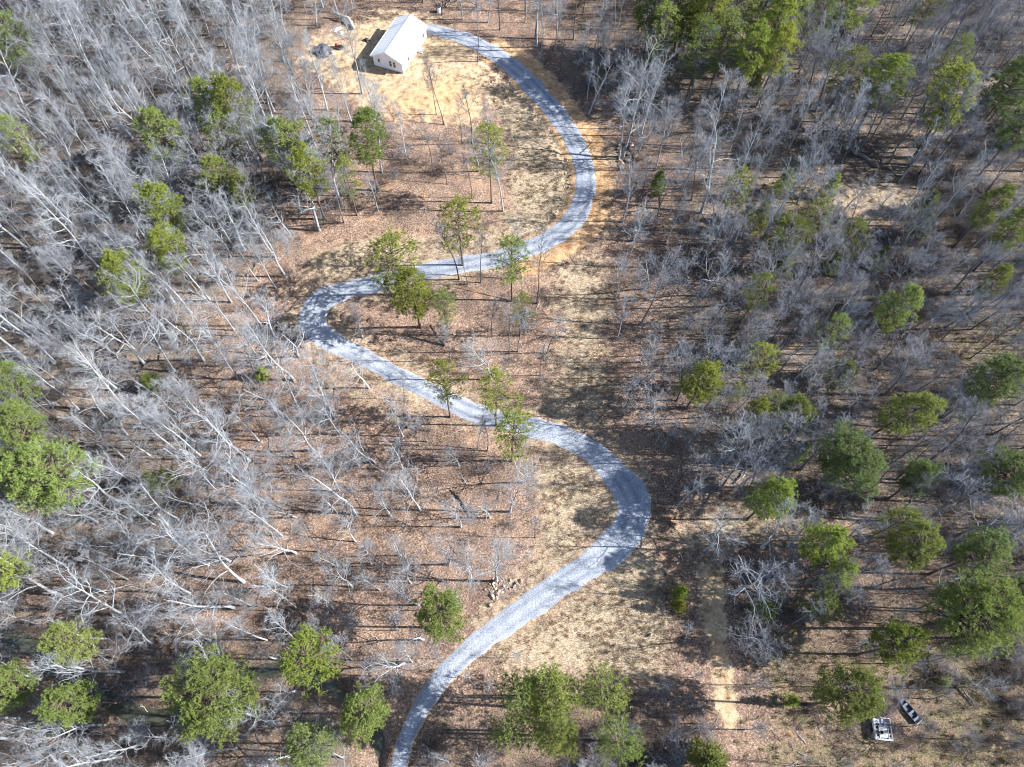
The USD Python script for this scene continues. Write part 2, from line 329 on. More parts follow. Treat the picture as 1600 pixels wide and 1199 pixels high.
# zones: what covers the ground, as polygons seen in the photograph
def poly(px):
    return Polygon(ground(*np.array(px, float).T)[:, :2]).buffer(0)
YARD = poly([(455, 105), (480, 62), (520, 38), (560, 22), (610, 10), (670, 22), (705, 45), (745, 78), (778, 100), (792, 130), (775, 165), (750, 205), (700, 190), (650, 175), (600, 180), (560, 175), (520, 140)])
CLAYP = [poly([(640, 130), (690, 105), (745, 125), (765, 165), (735, 205), (690, 195), (640, 200), (600, 195), (560, 185), (575, 160)]),
         poly([(1300, 318), (1360, 312), (1372, 340), (1320, 350), (1285, 335)]), poly([(940, 905), (990, 890), (1000, 915), (950, 935), (880, 960), (860, 955)])]
STRAW = [poly([(775, 118), (815, 120), (850, 160), (878, 200), (895, 240), (900, 290), (885, 338), (850, 366), (790, 385), (700, 402), (600, 425), (540, 440), (485, 445), (470, 425), (490, 395), (560, 380), (650, 370),
               (760, 360), (800, 325), (795, 280), (800, 240), (780, 195), (765, 160)]),
         poly([(905, 165), (940, 195), (965, 240), (950, 300), (958, 350), (945, 400), (900, 395), (915, 360), (940, 320), (930, 250)]),
         poly([(850, 398), (905, 385), (960, 400), (966, 460), (955, 520), (965, 580), (955, 640), (975, 700), (1010, 740), (1035, 800), (1018, 790), (985, 735), (940, 692), (880, 662), (825, 645), (850, 600), (872, 520), (855, 450)]),
         poly([(820, 700), (890, 705), (935, 735), (960, 775), (955, 825), (925, 865), (870, 900), (800, 945), (745, 985), (730, 1000), (720, 985), (770, 935), (830, 880), (855, 810), (830, 745)]),
         poly([(1005, 850), (1040, 865), (1042, 950), (1038, 1010), (1058, 1075), (980, 1078), (900, 1052), (800, 1058), (735, 1035), (790, 990), (870, 945), (950, 890)]),
         poly([(480, 560), (560, 590), (640, 640), (720, 680), (700, 695), (600, 650), (500, 600)])]
TRACK = [poly([(1095, 872), (1135, 885), (1136, 950), (1132, 1005), (1152, 1090), (1153, 1140), (1126, 1143), (1108, 1050), (1100, 985), (1092, 930)])]
CLEAR = [poly([(1045, 800), (1130, 780), (1280, 785), (1300, 830), (1240, 855), (1130, 872), (1050, 868)]), poly([(1290, 275), (1360, 268), (1450, 315), (1445, 345), (1340, 350), (1285, 325)])]
GREEN = [poly([(1150, 1150), (1280, 1120), (1400, 1150), (1470, 1125), (1620, 1060), (1700, 1300), (1150, 1300)]), poly([(1180, 960), (1340, 1030), (1450, 1000), (1620, 1020), (1620, 1110), (1180, 1110), (1160, 1030)]),
         poly([(1450, 520), (1650, 480), (1650, 560), (1460, 590)]), poly([(1180, 270), (1330, 280), (1320, 350), (1190, 350)])]
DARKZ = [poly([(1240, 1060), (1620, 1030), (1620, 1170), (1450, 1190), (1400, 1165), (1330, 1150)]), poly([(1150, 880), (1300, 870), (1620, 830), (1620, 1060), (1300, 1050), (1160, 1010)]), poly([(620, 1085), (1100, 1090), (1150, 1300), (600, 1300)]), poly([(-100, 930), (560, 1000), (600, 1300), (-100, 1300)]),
         poly([(880, -20), (1010, -20), (1010, 150), (930, 160), (850, 110)])]
core = (np.abs(XX) < 166) & (YY > -31) & (YY < 216)
wx = (XX + 5.5 * fbm2(XX, YY, 9, 4, 31))[core]; wy = (YY + 5.5 * fbm2(XX, YY, 9, 4, 41))[core]
def zone(polys, blur, warp=1.0):
    m = np.zeros(XX.shape); m[core] = shapely.contains_xy(shapely.union_all(polys), XX[core] * (1 - warp) + wx * warp, YY[core] * (1 - warp) + wy * warp)
    return gaussian_filter(m, blur)
nz = fbm2(XX, YY, 6, 3, 51)
shoulder_out = np.where(upper & (side > 0), 3.4, np.where(upper, 1.2, np.where((rs > sl[20]) & (rs < sl[25]), 1.1, np.where(rs > sl[40], 0.35, 0.5))))
clay = np.maximum(zone(CLAYP, 4.0) * 0.60, np.where(upper & (side > 0), 1.15, np.where(upper, 0.66, 0.34)) * (1 - smooth(edge + 2.0 * nz, shoulder_out * 0.55, shoulder_out * 1.25)) * np.clip(0.85 + 1.9 * fbm2(XX, YY, 6, 3, 57), 0.2, 1.1))
bank = 1 - smooth(edge + 6 * nz, 1.2, 4.6)
straw = np.maximum(np.maximum(zone(STRAW[:2] + STRAW[3:], 4.0) * 0.86, zone([STRAW[2]], 4.0) * 0.64), 0.5 * bank * (rs > sl[4]) * (rs < sl[42]))
yard = zone([YARD], 3.0) * 0.66 + 0.5 * fbm2(XX, YY, 7, 3, 55) * zone([YARD], 3.0)
track = zone(TRACK, 1.3, 0.2)
clear_ = zone(CLEAR, 3.0)
straw = np.clip(np.maximum(straw, 0.62 * clear_), 0, 1); clay = np.maximum(clay, 0.30 * track)
yard = np.maximum(yard, 0.98 * track * (1 + 0.8 * fbm2(XX, YY, 2.5, 3, 59)))
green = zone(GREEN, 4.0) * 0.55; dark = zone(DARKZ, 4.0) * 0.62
zone_a = np.stack([clay, straw, yard], -1).reshape(-1, 3); greyz = zone([poly([(1010, -60), (1700, -60), (1700, 900), (1090, 790), (1040, 500)]), poly([(-120, -60), (500, -60), (450, 330), (320, 500), (300, 930), (-120, 930)])], 8)
zone_b = np.stack([green, dark, greyz], -1).reshape(-1, 3)
straw_at = RegularGridInterpolator((GY, GX), straw * smooth(edge, 0.5, 1.5) * (1 - np.clip(clay * 1.3, 0, 1)), bounds_error=False, fill_value=0)
open_w = np.clip(straw + yard + (1 - smooth(edge, 1.0, 2.5)) + track, 0, 1)
open_at = RegularGridInterpolator((GY, GX), open_w, bounds_error=False, fill_value=0)
green_at = RegularGridInterpolator((GY, GX), green, bounds_error=False, fill_value=0)
edge_at = RegularGridInterpolator((GY, GX), edge, bounds_error=False, fill_value=99)
creek_at = RegularGridInterpolator((GY, GX), cd, bounds_error=False, fill_value=99)

def sheet(name, X, Y, Z, mat, primvars):
    ny, nx = X.shape
    i, j = np.meshgrid(np.arange(ny - 1), np.arange(nx - 1), indexing='ij')
    q = np.stack([i * nx + j, i * nx + j + 1, (i + 1) * nx + j + 1, (i + 1) * nx + j], -1).reshape(-1, 4)
    P = np.stack([X, Y, Z], -1)
    n = np.cross(np.gradient(P, axis=1), np.gradient(P, axis=0)); n /= np.linalg.norm(n, axis=2, keepdims=True) + 1e-12
    if n[..., 2].mean() < 0: q = q[:, ::-1]; n = -n
    m = UsdGeom.Mesh.Define(stage, '/World/' + name)
    m.CreatePointsAttr(Vt.Vec3fArray.FromNumpy(P.reshape(-1, 3).astype(np.float32)))
    m.CreateFaceVertexCountsAttr(Vt.IntArray.FromNumpy(np.full(len(q), 4, np.int32)))
    m.CreateFaceVertexIndicesAttr(Vt.IntArray.FromNumpy(np.ascontiguousarray(q, dtype=np.int32).ravel()))
    m.CreateSubdivisionSchemeAttr('none')
    m.CreateNormalsAttr(Vt.Vec3fArray.FromNumpy(n.reshape(-1, 3).astype(np.float32))); m.SetNormalsInterpolation('vertex')
    for k, a in primvars.items():
        UsdGeom.PrimvarsAPI(m).CreatePrimvar(k, T.Color3fArray, 'vertex').Set(Vt.Vec3fArray.FromNumpy(a.astype(np.float32)))
    UsdShade.MaterialBindingAPI.Apply(m.GetPrim()).Bind(UsdShade.Material.Get(stage, '/World/Looks/' + mat))
    return tag(m, kind='structure')
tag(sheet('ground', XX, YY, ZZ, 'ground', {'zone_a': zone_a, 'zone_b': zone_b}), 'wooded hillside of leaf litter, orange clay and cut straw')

# driveway: a crowned gravel sheet whose ragged edges run into the soil
K = 17
tt = np.linspace(-1, 1, K)
jl = 1 + 0.5 * fbm2(ss, 0 * ss, 2.2, 3, 61) + 0.2 * fbm2(ss, 0 * ss, 9, 2, 62); jr = 1 + 0.5 * fbm2(ss, 0 * ss + 50, 2.2, 3, 63) + 0.2 * fbm2(ss, 0 * ss + 50, 9, 2, 64)
hwj = np.where(tt[None, :] > 0, (RHW * jl)[:, None], (RHW * jr)[:, None])
DX = RC[:, :1] + RN[:, :1] * tt * hwj; DY = RC[:, 1:] + RN[:, 1:] * tt * hwj
DZ = zat(DX, DY) + 0.11 - 0.16 * np.abs(tt) ** 6
ruts = np.exp(-((np.abs(tt)[None, :] * hwj - 0.85) / 0.36) ** 2) * np.clip(0.75 + 1.6 * fbm2(ss, 0 * ss, 11, 2, 66), 0.2, 1.1)[:, None]
DZ = DZ - 0.025 * ruts
lane = np.stack([np.clip(np.broadcast_to(np.abs(tt) ** 5, DX.shape) + 0.34 * smooth(ss, sl[42], sl[45])[:, None] * (1 - 0.8 * ruts), 0, 1), 0.95 * ruts + 0 * DX, 0 * DX], -1).reshape(-1, 3)
tag(sheet('driveway', DX, DY, DZ, 'gravel', {'lane': lane}), 'pale gravel driveway winding down from the house in switchbacks')

# creek
ct = np.gradient(cc, axis=0); ct /= np.linalg.norm(ct, axis=1, keepdims=True); cn = np.stack([-ct[:, 1], ct[:, 0]], 1)
wt = np.linspace(-1, 1, 5) * 1.7
CX = cc[:, :1] + cn[:, :1] * wt; CY = cc[:, 1:] + cn[:, 1:] * wt
keep = edge_at(np.stack([cc[:, 1], cc[:, 0]], 1)) > -50
sheet('creek', CX, CY, np.broadcast_to((cz - 0.12)[:, None], CX.shape).copy(), 'creek_water', {})

# ------------------------------------------------------------------ kinds of plants (abstract; every tree in the scene refers to one)
stage.CreateClassPrim('/World/kinds')
def unit(v): return v / (np.linalg.norm(v, axis=-1, keepdims=True) + 1e-9)

def grow(rng, P, R, m, t0, t1, ang, length, k, up=0.15, wig=0.12, rr=0.6, rmin=0.008, tip=0.25):
    """m children on every parent polyline. length(t, parent length) -> metres."""
    n, kp, _ = P.shape
    t = t0 + (t1 - t0) * (np.arange(m)[None, :] + rng.random((n, m))) / m
    fi = t * (kp - 1); i = np.minimum(fi.astype(int), kp - 2); f = (fi - i)[..., None]
    a = np.arange(n)[:, None]
    start = P[a, i] * (1 - f) + P[a, i + 1] * f
    tang = unit(P[a, i + 1] - P[a, i])
    r0 = (R[a, i] * (1 - f[..., 0]) + R[a, i + 1] * f[..., 0]) * rr
    plen = np.linalg.norm(np.diff(P, axis=1), axis=2).sum(1)[:, None]
    L = length(t, plen) * rng.uniform(0.7, 1.25, (n, m))
    az = rng.random((n, 1)) * 6.28 + np.arange(m) * 2.4 + rng.normal(0, 0.4, (n, m))
    ref = np.where(np.abs(tang[..., 2:]) < 0.95, [0, 0, 1.0], [1.0, 0, 0])
    u = unit(np.cross(tang, ref)); w_ = np.cross(tang, u)
    th = rng.uniform(ang[0], ang[1], (n, m))[..., None]
    d = np.cos(th) * tang + np.sin(th) * (np.cos(az)[..., None] * u + np.sin(az)[..., None] * w_)
    N = n * m
    d, start, L, r0 = d.reshape(N, 3), start.reshape(N, 3), L.reshape(N), np.maximum(r0.reshape(N), rmin)
    Q = np.zeros((N, k, 3)); Q[:, 0] = start
    for j in range(1, k):
        d = unit(d + np.array([0, 0, up]) / (k - 1) + rng.normal(0, wig, (N, 3)))
        Q[:, j] = Q[:, j - 1] + d * (L / (k - 1))[:, None]
    RR = np.maximum(r0[:, None] * np.linspace(1, tip, k), rmin)
    return Q, RR

def trunk_line(rng, H, r, k=12, bend=0.03, lean=0.0):
    d = np.zeros((k, 3)); d[:, 2] = 1
    d[:, :2] += np.cumsum(rng.normal(0, bend, (k, 2)), 0) + lean * rng.normal(0, 1, 2)
    d = unit(d); p = np.concatenate([[[0, 0, -0.4]], np.cumsum(d[:-1], 0) * H / (k - 1)])
    s = np.linspace(0, 1, k)
    rad = r * (1 - s) ** 0.8 * 0.92 + r * 0.08; rad[0] *= 1.45
    return p[None], rad[None]

def bare_kind(name, seed, H, r, m1, t0, ang1, l1, m2, m3, m4, bark, twig, up=0.25, wig=0.12, bend=0.03, taper=0.55, ang2=(0.5, 1.0), lean=0.0):
    rng = np.random.default_rng(seed)
    P0, R0 = trunk_line(rng, H, r, bend=bend, lean=lean)
    P1, R1 = grow(rng, P0, R0, m1, t0, 0.98, ang1, lambda t, L: H * l1 * (1 - taper * (t - t0) / (1 - t0)), 7, up, wig, 0.60, 0.030)
    P2, R2 = grow(rng, P1, R1, m2, 0.2, 1.0, ang2, lambda t, L: L * (0.52 - 0.25 * t), 5, up, wig * 1.2, 0.62, 0.019)
    P3, R3 = grow(rng, P2, R2, m3, 0.15, 1.0, ang2, lambda t, L: L * (0.6 - 0.25 * t), 3, up * 0.6, wig, 0.65, 0.012)
    x = f'/World/kinds/{name}'
    UsdGeom.Xform.Define(stage, x)
    usdkit.mesh(stage, x + '/trunk', join([tubes(P0, R0, 7)]), '/World/Looks/' + bark, smooth=True)
    usdkit.mesh(stage, x + '/branches', join([tubes(P1, R1, 4), tubes(P2, R2, 3)]), '/World/Looks/' + bark, smooth=True)
    tw = [tubes(P3, R3, 3)]
    if m4:
        P4, R4 = grow(rng, P3, R3, m4, 0.2, 1.0, (0.35, 0.9), lambda t, L: L * 0.62, 2, 0.05, 0.1, 0.75, 0.0085, 0.7)
        tw.append(tubes(P4, R4, 3))
    tag(usdkit.mesh(stage, x + '/twigs', join(tw), '/World/Looks/' + twig, smooth=True), kind='stuff')
    return x, H

OAK, POPLAR, SLIM = [], [], []
for i in range(4):    # wide crowns of crooked limbs
    OAK.append(bare_kind(f'spreading_bare_tree_{i + 1}', 100 + i, 17.0, 0.22, 14, 0.28, (0.6, 1.2), 0.40, 6, 5, 3, 'bark_pale', 'twig_pale', 0.30, 0.22, 0.05))
for i in range(5):    # ascending limbs on a long stem
    POPLAR.append(bare_kind(f'upright_bare_tree_{i + 1}', 200 + i, 19.0, 0.17, 15, 0.36, (0.45, 0.95), 0.26, 6, 5, 3, 'bark_pale', 'twig_pale', 0.50, 0.15, 0.032))
for i in range(3):
    OAK.append(bare_kind(f'spreading_grey_tree_{i + 1}', 130 + i, 16.0, 0.20, 14, 0.32, (0.6, 1.15), 0.40, 6, 5, 3, 'bark_grey', 'twig_grey', 0.30, 0.20, 0.045))
for i in range(4):
    POPLAR.append(bare_kind(f'upright_grey_tree_{i + 1}', 230 + i, 19.0, 0.16, 15, 0.38, (0.45, 0.95), 0.27, 6, 5, 3, 'bark_grey', 'twig_grey', 0.50, 0.15, 0.035))
for i in range(6):    # thin stems with a small top
    SLIM.append(bare_kind(f'slender_bare_tree_{i + 1}', 300 + i, 17.0, 0.115, 12, 0.45, (0.4, 1.0), 0.21, 6, 4, 3, 'bark_dark' if i % 2 else 'bark_grey', 'twig_grey', 0.40, 0.17, 0.035, lean=0.03))

def sprays(rng, centers, rad, count, blen, bw, flat=0.65):
    """needle sprays: short narrow leaves standing out of the middle of every tuft, tufts grouped in lobes"""
    n = len(centers)
    tn = max(count // 9, 1)                         # tufts per lobe
    tc = unit(rng.normal(0, 1, (n, tn, 3))) * (rng.random((n, tn, 1)) ** 0.45) * rad[:, None, None]
    tc[..., 2] *= flat
    out = unit(tc + np.array([0, 0, 0.35]) * rad[:, None, None])
    tc = (centers[:, None] + tc).reshape(-1, 3); out = out.reshape(-1, 3)
    d = unit(out[:, None] * 0.75 + rng.normal(0, 0.62, (len(tc), 9, 3))).reshape(-1, 3)
    c = np.repeat(tc, 9, 0)
    L = blen * rng.uniform(0.7, 1.3, (len(c), 1))
    s = unit(np.cross(d, rng.normal(0, 1, (len(c), 3)))) * bw * rng.uniform(0.7, 1.3, (len(c), 1))
    v = np.stack([c - s * 0.5, c + s * 0.5, c + d * L + s * 0.30, c + d * L - s * 0.30], 1).reshape(-1, 3)
    f = np.arange(len(c) * 4).reshape(-1, 4)
    return v, f

def pine_kind(name, seed, H, r, crown0, width, lobes, leaf, shape='oval', lobe_r=0.75, per=110, bark='bark_pine'):
    rng = np.random.default_rng(seed)
    P0, R0 = trunk_line(rng, H * 0.97, r, 10, 0.018)
    zc0, zc1 = H * crown0, H
    s = (np.arange(lobes) + rng.random(lobes)) / lobes
    if shape == 'oval': env = np.sin(np.pi * np.clip(0.12 + 0.86 * s, 0, 1)) ** 0.75
    elif shape == 'dome': env = np.sqrt(np.clip(1 - (s * 0.97) ** 2.4, 0, 1)) * (0.65 + 0.35 * smooth(s, 0, 0.25))
    else: env = (1 - s) ** 0.85 * 0.95 + 0.06
    az = np.arange(lobes) * 2.39996 + rng.normal(0, 0.5, lobes)
    lump = 1 + 0.28 * np.sin(az * 2 + rng.random() * 6) * rng.random() + rng.normal(0, 0.16, lobes)
    rr_ = np.clip(width / 2 * env * lump * rng.uniform(0.45, 1.0, lobes) ** 0.55, 0.1, None)
    fz = s * (zc1 - zc0) + zc0
    ti = np.interp(fz, P0[0, :, 2], np.arange(10)); i0 = np.minimum(ti.astype(int), 8)
    axisp = P0[0, i0] + (P0[0, i0 + 1] - P0[0, i0]) * (ti - i0)[:, None]
    C = axisp + np.stack([rr_ * np.cos(az), rr_ * np.sin(az), 0.12 * rr_ + rng.normal(0, 0.15, lobes)], 1)
    base = axisp.copy(); base[:, 2] -= 0.30 * rr_
    BP = np.stack([base, base * 0.5 + C * 0.5 + rng.normal(0, 0.12, C.shape), C], 1)
    BR = np.stack([0.02 + 0.022 * rr_, 0.015 + 0.014 * rr_, np.full(lobes, 0.012)], 1)
    rad = lobe_r * rng.uniform(0.65, 1.25, lobes) * (0.75 + 0.25 * env)
    x = f'/World/kinds/{name}'
    UsdGeom.Xform.Define(stage, x)
    usdkit.mesh(stage, x + '/trunk', join([tubes(P0, R0, 7)]), '/World/Looks/' + bark, smooth=True)
    usdkit.mesh(stage, x + '/branches', join([tubes(BP, BR, 3)]), '/World/Looks/' + bark, smooth=True)
    usdkit.mesh(stage, x + '/crown', join([sprays(rng, C, rad, int(per * 1.15), 0.36, 0.072)]), '/World/Looks/' + leaf)
    return x, H, width, 0.5 * (zc0 + zc1)

PINE = {}
for i, leaf in enumerate(('needles_bright', 'needles_bright', 'needles_mid', 'needles_mid', 'needles_deep')):
    PINE[f'oval{i}'] = pine_kind(f'pine_oval_{i + 1}', 400 + i, 20.0, 0.20, 0.42, 5.6, 88, leaf, 'oval', 0.78, 100)
for i, leaf in enumerate(('needles_bright', 'needles_mid', 'needles_deep')):
    PINE[f'dome{i}'] = pine_kind(f'pine_dome_{i + 1}', 420 + i, 19.0, 0.24, 0.52, 8.2, 130, leaf, 'dome', 0.86, 100)
for i, leaf in enumerate(('needles_bright', 'needles_mid')):
    PINE[f'thin{i}'] = pine_kind(f'pine_thin_{i + 1}', 440 + i, 19.0, 0.17, 0.40, 6.0, 66, leaf, 'oval', 0.78, 62)
for i, leaf in enumerate(('needles_mid', 'needles_deep')):
    PINE[f'big{i}'] = pine_kind(f'pine_big_{i + 1}', 460 + i, 21.0, 0.32, 0.55, 11.5, 190, leaf, 'dome', 1.05, 130)
for i, leaf in enumerate(('needles_bright', 'needles_mid')):
    PINE[f'young{i}'] = pine_kind(f'pine_young_{i + 1}', 480 + i, 6.0, 0.07, 0.12, 3.0, 34, leaf, 'cone', 0.5, 80)

